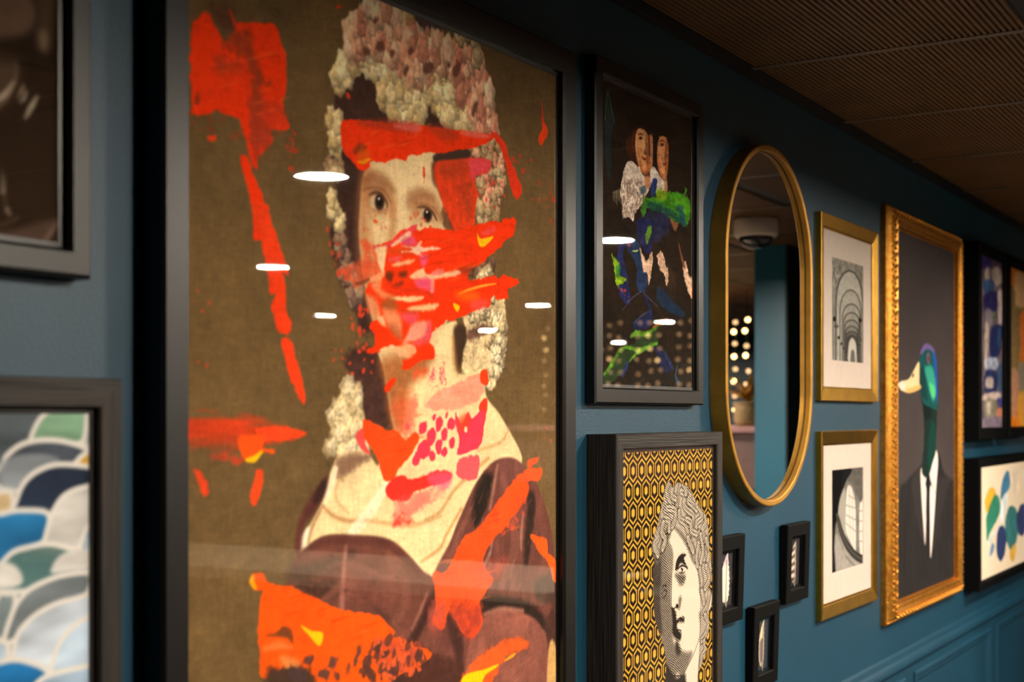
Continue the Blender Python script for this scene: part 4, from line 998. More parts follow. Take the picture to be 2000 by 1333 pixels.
# pale leaf outline top left
c.poly(q('T5', '25,150 50,230 85,420 60,560 55,860 30,880 5,600 5,400'), (38, 56, 64), soft=4, a=0.8)
c.stroke(q('T5', '8,400 28,170 60,300 88,430'), [1, 1.4, 1.4, 1], (74, 128, 84), soft=1.2, a=0.9)
c.img *= (1 + 0.10 * c.noise(4, 81, 2, 0.5, 1.5) + 0.16 * c.noise(11, 82, 3, 0.6, 1.4) + 0.05 * c.noise(2, 83, 2))[..., None]
c.to_object('print', M['print_flat'], tw, dl)
backing(tw, TX0 + TW - 0.004, TX1 - TW + 0.004, TH0 + TW - 0.004, TH1 - TW + 0.004, 0.002, dl - 0.001)
pane(tw, TX0 + TW - 0.003, TX1 - TW + 0.003, TH0 + TW - 0.003, TH1 - TW + 0.003, dl + 0.0005, dl + 0.0022)
# ---------------------------------------------------------------- engraved classical head on gold honeycomb
SX0, SX1, SH1, SH0, SD, SW = 2.0294, 2.4834, -0.0328, -0.60, 0.058, 0.026
sc = picture('framed_engraving', 'deep black oak box frame with an engraved curly-haired head on gold honeycomb', SX0, SX1, SH0, SH1)
rails(sc, SX0, SX1, EYE + SH0, EYE + SH1, flat_prof(SW, SD, 0.008, 0.002), (M['woodh'], M['woodv']))
dl = SD - 0.009
c = Canvas(SX0 + SW - 0.003, SX1 - SW + 0.003, SH0 + SW - 0.003, SH1 - SW + 0.003, 1.25, 0.80, dl, (30, 18, 8), zfine=-0.56)
# honeycomb
def hexfield(X, Z, w, r, ox, oz):
    T = (r + 0.33 * w) / 2.0
    best = np.full(X.shape, 9.0, np.float32)
    for k in (0, 1):
        x = (X - ox - k * w / 2 + w / 2) % w - w / 2
        z = (Z - oz - k * r + r) % (2 * r) - r
        x, z = np.abs(x), np.abs(z)
        best = np.minimum(best, np.maximum(x / (w / 2), (z + x * (2 * T - r) / (w / 2)) / T))
    return best
hw_ = (c.P([(1170 + 370 / 5.556, 920)]) - c.P([(1170 + 322 / 5.556, 920)]))[0, 0] * 2
o1 = c.P([(1170 + 370 / 5.556, 860 + 335 / 5.556)])[0]; o2 = c.P([(1170 + 318 / 5.556, 860 + 570 / 5.556)])[0]
hf = hexfield(c.X, c.Z, hw_, abs(o1[1] - o2[1]), o1[0], o1[1])
def aa(v, e): return np.clip(0.5 + v / e, 0, 1)
yl = aa(np.minimum(hf - 0.70, 0.875 - hf), 0.07) + aa(0.36 - hf, 0.09)
c.img += (np.array((214, 164, 56), np.float32) - c.img) * np.clip(yl, 0, 1)[..., None]
c.img *= (1 + 0.06 * c.noise(30, 1))[..., None]
# the head
HEAD = (q('SA', '705,560 740,460 765,450 795,510 830,480 850,455 900,470 960,500 1010,580 1060,670 1120,760 1165,830 1185,950 1195,1100 1200,1220') +
        q('SB', '655,230 660,300 655,400 640,470 665,530 655,640 630,700 640,800 625,900 600,960 612,1040 585,1120 560,1205 545,1200 530,1345 520,1700 225,1700 230,1345 240,1180 215,1000 165,850 130,700 125,520 118,330 130,220 105,120 110,40') + q('SA', '570,1130 610,990 640,900 660,780 690,690'))
t = Canvas(SX0 + SW - 0.003, SX1 - SW + 0.003, SH0 + SW - 0.003, SH1 - SW + 0.003, 1.25, 0.80, dl, (226, 226, 226), zfine=-0.56)
def g(v): return (v, v, v)
t.poly(q('SB', '100,-140 260,-160 250,0 300,140 290,330 285,640 330,780 300,900 330,1010 420,1060 480,1060 440,1180 390,1270 330,1280 380,1700 200,1700 210,1000 130,700 100,300'), g(104), soft=6)
t.poly(q('SB', '100,0 180,60 200,300 190,600 210,900 150,850 100,500'), g(78), soft=8)
t.poly(q('SB', '195,460 240,440 255,500 240,570 200,560'), g(90), soft=6)
t.poly(q('SB', '230,80 290,100 300,300 250,330'), g(126), soft=8)
t.poly(q('SB', '325,300 330,240 345,200 380,155 425,160 405,200 440,290 400,250 370,240 345,300'), g(40), soft=3)
t.poly(q('SB', '325,340 415,350 405,420 372,442 345,400'), g(88), soft=6)
t.poly(q('SB', '360,560 380,560 370,640 355,660'), g(90), soft=6)
t.poly(q('SB', '285,640 330,690 340,760 400,730 405,780 350,790 345,850 380,880 370,950 330,940 300,890 300,760'), g(60), soft=4)
t.poly(q('SB', '345,800 385,800 380,835 350,840'), g(220), soft=3)
t.poly(q('SB', '330,960 350,960 380,1060 340,1090 320,1020'), g(72), soft=6)
t.poly(q('SB', '540,240 580,270 600,470 560,470 545,380'), g(110), soft=6)
t.poly(q('SB', '230,1180 330,1290 420,1270 400,1700 220,1700'), g(70), soft=6)
t.poly(q('SB', '550,480 600,490 590,620 570,600'), g(90), soft=6)
t.poly(q('SB', '545,700 600,700 600,900 560,1000 545,1190 560,900'), g(110), soft=6)
t.poly(q('SA', '570,1130 620,960 680,860 760,900 780,1000 740,1120 640,1333 590,1250'), g(92), soft=7)
t.poly(q('SA', '780,930 880,960 960,1080 1000,1200 1050,1333 1020,1333 940,1140 850,1000'), g(96), soft=5)
t.poly(q('SA', '850,740 890,760 880,840 860,900'), g(50), soft=4)
t.poly(q('SA', '1100,780 1180,900 1195,1200 1150,1050'), g(130), soft=6)
t.poly(q('SA', '705,560 740,460 765,450 830,480 900,470 960,500 1060,670 1165,830 1195,1100 1210,1333 1050,1333 1000,1180 900,1000 800,930 700,1000 640,1250 570,1130 640,900 690,690'), g(172), soft=6, a=0.9)
t.poly(q('SB', '530,-20 660,200 660,470 630,700 640,850 600,960 560,1200 550,900 560,600 530,280'), g(172), soft=6, a=0.9)
LK = [('SA', '760,460 730,560 760,640 800,700'), ('SA', '850,470 830,560 850,650 840,720'), ('SA', '890,560 935,600 920,700 960,760 1020,820 1010,930'), ('SA', '960,520 1000,600 970,660 1010,700 1060,760'),
      ('SA', '1060,700 1100,760 1120,840 1060,900 1060,980'), ('SA', '1150,820 1160,900 1120,980 1150,1080 1185,1180'), ('SA', '1080,1010 1110,1100 1130,1200 1140,1290'), ('SA', '740,740 830,770 820,880 790,940'), ('SA', '690,700 680,780 700,850 760,880 760,980'),
      ('SA', '870,780 880,860 930,900 960,980 980,1060'), ('SA', '1010,1000 1040,1090 1060,1200 1060,1310'), ('SA', '640,900 600,980 640,1060 600,1140 640,1250'), ('SA', '700,900 680,1000 720,1080 690,1180'), ('SA', '950,860 1000,900 1000,980 1060,1020'),
      ('SA', '800,520 790,600 830,640'), ('SA', '910,470 950,540 940,580'), ('SB', '560,-20 580,120 560,230'), ('SB', '610,20 640,120 620,230'), ('SB', '550,290 570,400 560,480'), ('SB', '610,270 640,380 600,470'), ('SB', '645,480 625,600 590,690'), ('SB', '570,500 590,600'),
      ('SB', '600,720 630,800 600,900 565,950'), ('SB', '590,960 605,1040 570,1100 558,1190'), ('SB', '440,10 490,130'), ('SB', '540,60 520,180 530,260')]
for r_, p_ in LK:
    pts = t.P(q(r_, p_))
    t.stroke(pts, 8.5, g(40), soft=2.5, raw=True, a=0.9)
    t.stroke(pts, 6.0, g(222), soft=2.4, raw=True, a=0.92)
    t.stroke(pts + np.array([3.5, 0.0]), 1.6, g(140), soft=2.0, raw=True, a=0.6)
    for o in (-3.0, 2.6):
        t.stroke(pts + np.array([o, 0.0]), 0.7, g(60), soft=1.1, raw=True, a=0.8)
tone = t.img[..., 0] / 255.0
wob = t.noise(60, 4) * 5.0
def hatch(th, p): return 0.5 + 0.5 * np.sin(2 * math.pi * (t.X * math.cos(th) + t.Z * math.sin(th) + wob) / p)
h1 = hatch(1.05, 3.9); h2 = hatch(-0.55, 4.4)
dk = np.clip(0.90 - tone, 0, 1)
ink = np.maximum(aa(dk * 1.25 - h1, 0.35), aa((dk - 0.28) * 1.3 - h2, 0.35))
ink = np.maximum(ink * (dk > 0.06), np.clip((0.36 - tone) / 0.1, 0, 1))
# eyes, nose, lips drawn in line
L_ = Canvas(SX0 + SW - 0.003, SX1 - SW + 0.003, SH0 + SW - 0.003, SH1 - SW + 0.003, 1.25, 0.80, dl, (0, 0, 0), zfine=-0.56)
for p_, w_ in [('345,300 370,270 400,262 440,290', [0.8, 1.8, 1.8, 0.8]), ('362,320 385,332 415,318', [0.6, 1.2, 0.6]), ('380,290 392,300 385,318', [2, 2.4, 1.5]), ('335,240 360,190 415,165', [1, 3, 1]), ('292,330 290,480 286,640', [0.8, 1.0, 1.2]), ('286,640 310,660 330,640', [1, 1.5, 1]),
               ('200,520 225,490 248,500 235,540 210,560', [0.8, 1.4, 1, 1.2, .8]), ('195,480 220,445 255,455', [0.8, 1.4, 0.8]), ('340,770 370,745 400,770', [1, 1.6, 1]), ('305,880 330,850 380,860', [1, 1.6, .8]), ('525,290 545,400 556,520 560,700 550,900 500,1060 440,1180 390,1275', [0.7] * 8),
               ('245,1190 300,1270 390,1275', [0.8, 1.2, 1]), ('530,1345 545,1100 560,940', [0.7, 0.7, 0.6])]:
    L_.stroke(q('SB', p_), w_, (255, 255, 255), soft=0.9)
L_.ell(1250 + 342 / 4.712, 1050 + 635 / 4.712, 13 / 4.712, 22 / 4.712, (255, 255, 255), soft=1.5)
ink = np.maximum(ink, L_.img[..., 0] / 255.0)
P_ = spline(c.P(HEAD), n=3)
i0, i1, j0, j1, d_ = c.polysdf(P_, 6)
mk = np.clip(0.5 - d_ / 1.6, 0, 1)[..., None]
edge = np.clip(1 - np.abs(d_ + 0.8) / 1.2, 0, 1)
hd = np.array((214, 198, 178), np.float32) * (1 - np.maximum(ink[j0:j1, i0:i1], edge * 0.8)[..., None]) + np.array((34, 26, 20), np.float32) * np.maximum(ink[j0:j1, i0:i1], edge * 0.8)[..., None]
c.img[j0:j1, i0:i1] += (hd - c.img[j0:j1, i0:i1]) * mk
c.to_object('print', M['print_flat'], sc, dl)
backing(sc, SX0 + SW - 0.003, SX1 - SW + 0.003, SH0 + SW - 0.003, SH1 - SW + 0.003, 0.002, dl - 0.001)
pane(sc, SX0 + SW - 0.003, SX1 - SW + 0.003, SH0 + SW - 0.003, SH1 - SW + 0.003, dl + 0.0004, dl + 0.0016)
# ---------------------------------------------------------------- oval mirror
MX0, MX1, MH0, MH1 = 2.5534, 3.0738, -0.199, 0.5855
mr = picture('wall_mirror', 'tall pill-shaped wall mirror in a deep gold band', MX0, MX1, MH0, MH1, 'mirror')
def pill(u, n=40):
    R = (MX1 - MX0) / 2; hh = (MH1 - MH0) / 2 - R; r = R - u
    pts = []
    for i in range(n + 1):
        a = math.pi * i / n
        pts.append((r * math.cos(a), R + 2 * hh + r * math.sin(a)))
    for i in range(n + 1):
        a = math.pi + math.pi * i / n
        pts.append((r * math.cos(a), R + r * math.sin(a)))
    return pts
def band(name, prof, m, closed=True):
    rings = [[(x, -v, z) for x, z in pill(u)] for u, v in prof]
    n = len(rings[0]); V = [p for r in rings for p in r]; F = []
    k = len(prof)
    for j in range(k if closed else k - 1):
        a, b = j * n, ((j + 1) % k) * n
        for i in range(n): F.append((a + i, a + (i + 1) % n, b + (i + 1) % n, b + i))
    return link(name, fix(mesh(name, V, F)), m, mr)
band('frame', [(0, 0.0), (0, 0.0345), (0.0015, 0.0362), (0.003, 0.0365), (0.011, 0.0358), (0.0125, 0.0348), (0.0132, 0.0262), (0.0132, 0.004), (0.006, 0.0)], M['gold_mirror'])
band('groove', [(0.0128, 0.012), (0.0128, 0.0236), (0.0150, 0.0236), (0.0152, 0.012)], M['gold_dark'])
pts = pill(0.0140)
V = [(x, -0.0225, z) for x, z in pts] + [(x, -0.016, z) for x, z in pts]; n = len(pts)
link('mirror_glass', fix(mesh('mirror_glass', V, [tuple(range(n)), tuple(range(n, 2 * n))] + [(i, (i + 1) % n, n + (i + 1) % n, n + i) for i in range(n)])), M['mirror'], mr)
pts = pill(0.0125)
V = [(x, -0.016, z) for x, z in pts] + [(x, 0.0, z) for x, z in pts]
link('backing_board', fix(mesh('backing_board', V, [tuple(range(n)), tuple(range(n, 2 * n))] + [(i, (i + 1) % n, n + (i + 1) % n, n + i) for i in range(n)])), M['backing'], mr)

# ---------------------------------------------------------------- two square gold frames with matted photographs
def ring(name, parent, a, b, v0, v1, m):
    """flat board (a outer, b opening) as x0,x1,h0,h1"""
    ox, oz = parent.location.x, parent.location.z
    def rect(r, v): return [(r[0] - ox, -v, r[2] + EYE - oz), (r[1] - ox, -v, r[2] + EYE - oz), (r[1] - ox, -v, r[3] + EYE - oz), (r[0] - ox, -v, r[3] + EYE - oz)]
    bb = (b[0] + 0.0012, b[1] - 0.0012, b[2] + 0.0012, b[3] - 0.0012)
    V = rect(a, v1) + rect(b, v1) + rect(bb, v0) + rect(a, v0)
    F = []
    for k in range(3):
        for i in range(4): F.append((k * 4 + i, k * 4 + (i + 1) % 4, k * 4 + 4 + (i + 1) % 4, k * 4 + 4 + i))
    for i in range(4): F.append((12 + i, 12 + (i + 1) % 4, (i + 1) % 4, i))
    return link(name, fix(mesh(name, V, F)), m, parent)

def gold_picture(label, h0, h1, op, paint):
    x0, x1 = 3.1961, 3.6640
    e = picture('framed_photograph', label, x0, x1, h0, h1)
    rails(e, x0, x1, EYE + h0, EYE + h1, [(0, 0), (0, 0.0148), (0.0016, 0.016), (0.030, 0.0105), (0.032, 0.0095), (0.032, 0.0068), (0.036, 0.0066), (0.036, 0.0015), (0.004, 0.0)], (M['gold'], M['gold']))
    w = 0.031
    a = (x0 + w, x1 - w, h0 + w, h1 - w)
    ring('mat_board', e, a, op, 0.0042, 0.0060, M['mat'])
    c = Canvas(op[0] - 0.004, op[1] + 0.004, op[2] - 0.004, op[3] + 0.004, 2.2, 1.1, 0.0038, (150, 146, 138))
    paint(c)
    c.to_object('print', M['print_flat'], e, 0.0038)
    backing(e, a[0], a[1], a[2], a[3], 0.001, 0.0034)
    pane(e, a[0], a[1], a[2], a[3], 0.0062, 0.0078)
    return e

def arcade(c):
    c.img *= (1 + 0.12 * c.noise(60, 1) + 0.08 * c.noise(9, 2))[..., None]
    c.poly(q('G1', '205,380 395,435 395,560 330,440 290,440 205,560'), (150, 146, 136), soft=4, rag=4, rs=10, tex=0.35, ts=(8, 1, 1))
    # nested round arches running back to a small doorway
    cx = [306, 313, 318, 319, 320, 321, 321, 322]; top = [455, 575, 660, 712, 757, 795, 828, 850]; hw2 = [84, 66, 56, 49, 44, 39, 35, 31]; spring = [640, 700, 740, 770, 800, 830, 850, 880]
    fill = [(186, 182, 172), (176, 172, 162), (168, 164, 154), (160, 156, 146), (150, 146, 138), (132, 128, 120), (108, 104, 98), (76, 74, 70)]
    for k in range(8):
        x, w, t_, s_ = cx[k], hw2[k], top[k], spring[k]
        shape = [(x - w, 1040), (x - w, s_)] + [(x - w * math.cos(a), s_ - (s_ - t_) * math.sin(a)) for a in [i * math.pi / 8 for i in range(1, 8)]] + [(x + w, s_), (x + w, 1040)]
        P = [(1560 + a / 3.1, 380 + b / 3.1) for a, b in shape]
        c.poly(P, (66, 63, 58), soft=1.8, smooth=False)
        sh = 7 if k == 0 else 4.5
        P = [(1560 + (x + (a - x) * (1 - sh / w)) / 3.1, 380 + (b + (sh * 1.6 if b < s_ + 1 else 0)) / 3.1) for a, b in shape]
        c.poly(P, fill[k], soft=2.5, smooth=False, tex=0.08)
    c.poly(q('G1', '300,1030 302,920 312,880 325,870 338,885 348,920 350,1030'), (206, 202, 192), soft=3)
    c.poly(q('G1', '314,1030 316,960 326,940 338,960 338,1030'), (110, 106, 100), soft=3)
    for x, y, r in [(216, 755, 10), (372, 762, 10), (242, 868, 7), (260, 905, 6), (273, 932, 5), (375, 880, 5), (364, 912, 5), (357, 940, 5), (236, 800, 5), (284, 955, 4), (353, 960, 4), (222, 800, 5)]:
        c.ell(1560 + x / 3.1, 380 + y / 3.1, r / 3.1, r * 1.5 / 3.1, (30, 28, 26), soft=2)
    for p_ in ['205,790 215,1040', '232,780 236,1040', '365,780 362,1020', '385,780 388,1030', '275,940 300,1010', '358,945 345,1010']:
        c.stroke(q('G1', p_), 1.6, (92, 88, 82), soft=1.6, a=0.8)

def stairwell(c):
    c.img[:] = (128, 122, 114)
    c.img *= (1 + 0.1 * c.noise(40, 1) + 0.08 * c.noise(6, 2))[..., None]
    c.poly(q('G2', '330,355 400,350 400,560 360,540 330,460 300,440 290,470 310,380'), (96, 92, 86), soft=5, tex=0.15)
    c.poly(q('G2', '195,370 320,360 290,430 255,530 235,640 225,700 212,780 195,800'), (14, 13, 13), soft=2.5)
    c.poly(q('G2', '280,480 250,540 240,640 262,720 290,770 286,600'), (170, 164, 154), soft=6)
    c.poly(q('G2', '290,500 300,462 318,470 335,520 345,620 345,860 330,840 310,800 285,730 285,600'), (222, 216, 206), soft=3)
    c.poly(q('G2', '368,600 380,560 400,550 400,890 370,860'), (226, 220, 210), soft=3)
    for p_ in ['305,470 312,800', '325,480 330,840', '285,580 345,600', '285,640 345,670', '285,690 345,740', '300,520 340,545', '368,618 396,612', '368,678 396,674', '368,740 396,738', '368,800 396,800']:
        c.stroke(q('G2', p_), 1.6, (150, 144, 134), soft=1.8, a=0.85)
    c.poly(q('G2', '225,640 245,650 265,720 295,800 340,860 400,900 400,945 340,910 290,850 255,770'), (84, 80, 74), soft=3)
    c.stroke(q('G2', '236,640 262,730 300,810 350,870 400,895'), [2, 2.5, 3, 3, 3], (34, 32, 30), soft=2)
    c.stroke(q('G2', '228,650 250,750 290,840 345,905 400,935'), [2, 2.5, 3, 3.5, 4], (36, 34, 32), soft=2.5)
    for i in range(20):
        u = i / 19.0; x = 240 + 150 * u ** 1.2; y = 660 + 250 * u ** 0.62
        c.stroke(q('G2', '%f,%f %f,%f' % (x, y - 6, x - 4, y + 14)), 1.1, (40, 38, 34), soft=1.2)
    c.poly(q('G2', '215,800 240,760 290,860 350,920 400,945 400,1010 215,1010'), (164, 158, 150), soft=4, tex=0.08)
    c.poly(q('G2', '195,780 222,690 216,840 224,1010 195,1010'), (30, 28, 28), soft=3)
    c.stroke(q('G2', '285,890 320,930 350,960'), [3, 4, 2], (118, 112, 104), soft=4, a=0.8)
    c.stroke(q('G2', '228,720 250,800 270,850'), [2, 3, 2], (120, 114, 106), soft=3, a=0.7)

gold_picture('square gold frame with a black-and-white photograph of receding arches', 0.0345, 0.495, (3.3035, 3.5625, 0.1365, 0.3955), arcade)
gold_picture('square gold frame with a black-and-white photograph of a curved staircase and windows', -0.5015, -0.040, (3.3035, 3.5625, -0.397, -0.138), stairwell)
# ---------------------------------------------------------------- ornate gold frame with the suited duck
DX0, DX1, DH0, DH1 = 3.739, 4.558, -0.585, 0.585
dk_ = picture('framed_duck_portrait', 'large carved antique gold frame with a mallard duck wearing a black suit', DX0, DX1, DH0, DH1)
prof = [(0, 0), (0, 0.0145), (0.002, 0.0165), (0.006, 0.0175), (0.009, 0.0160), (0.011, 0.0185), (0.017, 0.0270), (0.026, 0.0345), (0.034, 0.0365), (0.040, 0.0345), (0.0425, 0.0315), (0.045, 0.0325), (0.050, 0.0345), (0.054, 0.0325), (0.056, 0.028), (0.056, 0.017), (0.060, 0.0168), (0.060, 0.012), (0.004, 0.0)]
rl = rails(dk_, DX0, DX1, EYE + DH0, EYE + DH1, prof, (M['gold_leaf'], M['gold_leaf']))
# carved leaf scroll, one mesh shared by every motif
def motif():
    V, F = [], []
    def blob(cx, cz, rx, rz, hgt, rot=0.0, n=8, rings=3):
        b = len(V); V.append((cx, -hgt, cz))
        for j in range(1, rings + 1):
            t = j / rings * math.pi / 2
            for i in range(n):
                a = 2 * math.pi * i / n
                u, v = rx * math.sin(t) * math.cos(a), rz * math.sin(t) * math.sin(a)
                V.append((cx + u * math.cos(rot) - v * math.sin(rot), -hgt * math.cos(t) + 0.001, cz + u * math.sin(rot) + v * math.cos(rot)))
        for i in range(n): F.append((b, b + 1 + i, b + 1 + (i + 1) % n))
        for j in range(rings - 1):
            for i in range(n):
                p = b + 1 + j * n
                F.append((p + i, p + n + i, p + n + (i + 1) % n, p + (i + 1) % n))
    blob(0.006, 0.004, 0.0045, 0.0095, 0.0062, -0.5)
    blob(-0.004, 0.009, 0.0032, 0.0080, 0.0050, 0.7)
    blob(-0.006, -0.004, 0.0028, 0.0075, 0.0044, -0.9)
    blob(0.003, -0.010, 0.0030, 0.0055, 0.0056, 0.5)
    return fix(mesh('carved_leaf', V, F))
mm = motif(); mm.materials.append(M['gold_leaf'])
for p in mm.polygons: p.use_smooth = True
def slope(u):   # height of the rail face and its tilt at inset u
    for (a, va), (b, vb) in zip(prof, prof[1:]):
        if a <= u <= b and b > a: return va + (vb - va) * (u - a) / (b - a)
uu = 0.0245; vv = slope(uu); til = math.atan2(slope(0.033) - slope(0.016), 0.017)
W_, H_ = DX1 - DX0, DH1 - DH0
for k in range(4):
    n = 34 if k % 2 else 24
    for i in range(n):
        f = (i + 0.5) / n
        o = bpy.data.objects.new('carved_leaf', mm)
        if k == 0: o.location = (-W_ / 2 + 0.03 + f * (W_ - 0.06), -vv + 0.001, uu); o.rotation_euler = (0, math.pi / 2, 0); o.rotation_euler = (til, math.pi / 2, 0)
        if k == 2: o.location = (-W_ / 2 + 0.03 + f * (W_ - 0.06), -vv + 0.001, H_ - uu); o.rotation_euler = (-til, math.pi / 2, 0)
        if k == 1: o.location = (W_ / 2 - uu, -vv + 0.001, 0.03 + f * (H_ - 0.06)); o.rotation_euler = (0, math.pi, til * 0); o.rotation_euler = (0, 0, til)
        if k == 3: o.location = (-W_ / 2 + uu, -vv + 0.001, 0.03 + f * (H_ - 0.06)); o.rotation_euler = (0, 0, -til)
        o.parent = rl[k]; col.objects.link(o)
# beaded outer edge: one strip of small beads for each rail
def beads(parent, a, b, v, pitch, r):
    V, F = [], []
    ax, az = a; bx, bz = b
    L = math.hypot(bx - ax, bz - az); n = int(L / pitch)
    for i in range(n):
        t = (i + 0.5) / n; cx, cz = ax + (bx - ax) * t, az + (bz - az) * t
        k = len(V)
        V += [(cx + r, -v, cz), (cx, -v, cz + r), (cx - r, -v, cz), (cx, -v, cz - r), (cx, -v - r, cz), (cx, -v + r, cz)]
        for i2 in range(4):
            F.append((k + i2, k + (i2 + 1) % 4, k + 4)); F.append((k + (i2 + 1) % 4, k + i2, k + 5))
    o = link('bead_strip', fix(mesh('bead_strip', V, F)), M['gold_leaf'], parent, True)
    o['kind'] = 'stuff'
for k, (a, b) in enumerate([((-W_ / 2, 0.006), (W_ / 2, 0.006)), ((W_ / 2 - 0.006, 0), (W_ / 2 - 0.006, H_)), ((-W_ / 2, H_ - 0.006), (W_ / 2, H_ - 0.006)), ((-W_ / 2 + 0.006, 0), (-W_ / 2 + 0.006, H_))]):
    beads(rl[k], a, b, 0.0172, 0.0085, 0.0036)
dl = 0.0158
c = Canvas(DX0 + 0.054, DX1 - 0.054, DH0 + 0.054, DH1 - 0.054, 3.8, 1.7, dl, (64, 57, 57))
c.img *= (1 + 0.10 * c.noise(260, 1) + 0.04 * c.noise(7, 2))[..., None]
c.poly(q('D2', '200,520 240,430 330,330 345,260 430,260 470,380 530,440 560,560 560,1200 180,1200'), (40, 37, 38), soft=9, tex=0.10, ts=(30, 1.5, 0.5))
for p_, w_ in [('290,520 320,700 350,1000', [2, 3, 3]), ('240,560 235,800 230,1000', [2, 4, 3]), ('490,560 480,800 470,960', [2, 4, 3])]:
    c.stroke(q('D2', p_), w_, (26, 24, 25), soft=5, a=0.8)
c.poly(q('D2', '275,430 330,360 340,520 352,800 300,640 285,520'), (52, 48, 48), soft=4, a=0.8)
c.poly(q('D2', '430,420 500,420 460,560 400,860 390,880 420,560'), (50, 46, 46), soft=4, a=0.8)
c.poly(q('D2', '330,350 372,370 362,420 362,560 355,800 345,700 332,500'), (222, 206, 198), soft=2.5)
c.poly(q('D2', '415,240 430,300 418,480 402,720 386,882 382,700 380,500 384,400 372,372 395,320'), (228, 214, 206), soft=2.5)
c.poly(q('D2', '372,376 390,440 382,500 384,880 372,800 360,640 362,480 356,440'), (26, 26, 32), soft=2.5)
c.stroke(q('D2', '376,390 395,450 412,500'), [1, 3, 1.5], (120, 108, 112), soft=2)
neck = q('D1', '300,600 460,560 462,760 462,900 455,1080 450,1240 425,1333 370,1500 310,1450 325,1250 330,1000 318,800')
c.poly(neck, (24, 40, 36), soft=4, tex=0.15)
c.poly(q('D1', '400,950 440,960 450,1200 420,1330 380,1480 370,1300 380,1100'), (16, 60, 52), soft=7, a=0.8)
c.poly(q('D1', '330,760 400,820 400,900 350,920 325,850'), (18, 26, 24), soft=7, a=0.8)
c.poly(q('D1', '285,330 300,230 340,170 390,175 430,220 455,330 465,480 468,640 465,820 400,800 330,760 290,620 275,460'), (20, 74, 74), soft=3, tex=0.1)
c.poly(q('D1', '295,250 340,165 390,175 430,215 440,270 400,230 350,220 310,270'), (122, 84, 150), soft=5, a=0.85)
c.poly(q('D1', '420,250 455,330 468,640 462,760 445,640 440,460'), (36, 74, 176), soft=6, a=0.85)
c.poly(q('D1', '340,400 410,390 440,500 450,640 430,740 400,690 370,560'), (58, 168, 140), soft=10, a=0.75)
c.poly(q('D1', '385,560 440,600 440,700 410,690'), (96, 206, 120), soft=8, a=0.7)
c.poly(q('D1', '280,400 330,420 350,600 370,740 310,680 282,540'), (20, 50, 50), soft=8, a=0.75)
c.ell(1740 + 375 / 5.129, 640 + 310 / 5.129, 16 / 5.129, 58 / 5.129, (120, 84, 100), soft=4)
c.ell(1740 + 376 / 5.129, 640 + 315 / 5.129, 8 / 5.129, 30 / 5.129, (70, 40, 48), soft=3)
c.stroke(q('D1', '345,270 350,340 365,375'), [3, 5, 4], (20, 44, 54), soft=4, a=0.8)
c.poly(q('D1', '280,345 285,460 285,560 300,605 240,640 170,655 110,630 80,590 78,565 110,540 180,515 230,430'), (226, 196, 150), soft=2.5, tex=0.04)
c.poly(q('D1', '80,560 120,540 150,580 120,630 90,610'), (226, 210, 200), soft=6, a=0.8)
c.poly(q('D1', '160,620 290,580 296,610 230,645 165,656'), (206, 158, 84), soft=5, a=0.8)
c.ell(1740 + 222 / 5.129, 640 + 482 / 5.129, 8 / 5.129, 22 / 5.129, (38, 30, 30), rot=0.3, soft=2)
c.to_object('canvas', M['print_flat'], dk_, dl)
backing(dk_, DX0 + 0.054, DX1 - 0.054, DH0 + 0.054, DH1 - 0.054, 0.003, dl - 0.001)

# ---------------------------------------------------------------- three small feather frames
def feather(parent, cx, cz, L, w, kind):
    V, F, C = [], [], []
    n = 26
    bend = 0.010
    for i in range(n + 1):
        u = i / n
        z = cz - L / 2 + L * u
        mid = cx + bend * (u - 0.5) ** 2 * 4 - bend * 0.4
        ww = w * (0.04 if u < 0.10 else math.sin(math.pi * min(1, (u - 0.06) / 0.98) ** 0.75) ** 0.7)
        r = 1 + 0.10 * math.sin(i * 2.3)
        for s in (-1, -0.55, 0, 0.55, 1):
            V.append((mid + s * ww * (r if abs(s) == 1 else 1) * (0.75 if s < 0 else 1), -0.006 - 0.0022 * (1 - s * s) + 0.0004 * (i % 2), z - 0.010 * abs(s) * u))
            if kind == 'white': k = (232, 222, 204) if u < 0.8 else (206, 188, 196)
            elif kind == 'barred': k = (224, 210, 192) if (i // 2) % 2 else (96, 66, 50)
            else: k = (224, 200, 160) if abs(s) > 0.8 or u > 0.62 or u < 0.18 else (118, 100, 100)
            C.append(tuple(srgb(k)) + (1.0,))
    for i in range(n):
        for j in range(4): F.append((i * 5 + j, i * 5 + j + 1, i * 5 + 6 + j, i * 5 + 5 + j))
    me = mesh('feather', V, F)
    at = me.color_attributes.new('Col', 'FLOAT_COLOR', 'POINT')
    at.data.foreach_set('color', np.array(C, np.float32).ravel())
    f = link('feather', me, M['print_flat'], parent, True)
    boxes('quill', [(cx - 0.0006, cx + 0.0006, -0.0098, -0.0082, cz - L / 2 - 0.008, cz + L * 0.35)], M['mat'], f)
M['velvet'] = mat('charcoal_velvet', (34, 31, 36), 0.85, var=0.1, vscale=80)
def feather_frame(label, x0, h1, kind):
    w, h = 0.150, 0.181
    e = picture('framed_feather', label, x0, x0 + w, h1 - h, h1)
    rails(e, x0, x0 + w, EYE + h1 - h, EYE + h1, flat_prof(0.030, 0.018, 0.008, 0.002), (M['black_side'], M['black_side']))
    a = (x0 + 0.028, x0 + w - 0.028, h1 - h + 0.028, h1 - 0.028)
    backing(e, *a, 0.001, 0.005, M['velvet'])
    feather(e, 0.0, h / 2, 0.118, 0.027 if kind == 'white' else 0.018, kind)
    pane(e, *a, 0.0102, 0.0114)
    e.rotation_euler.x = 0.03
    return e
feather_frame('small black frame with a broad white feather beside the engraving', 2.538, -0.2488, 'white')
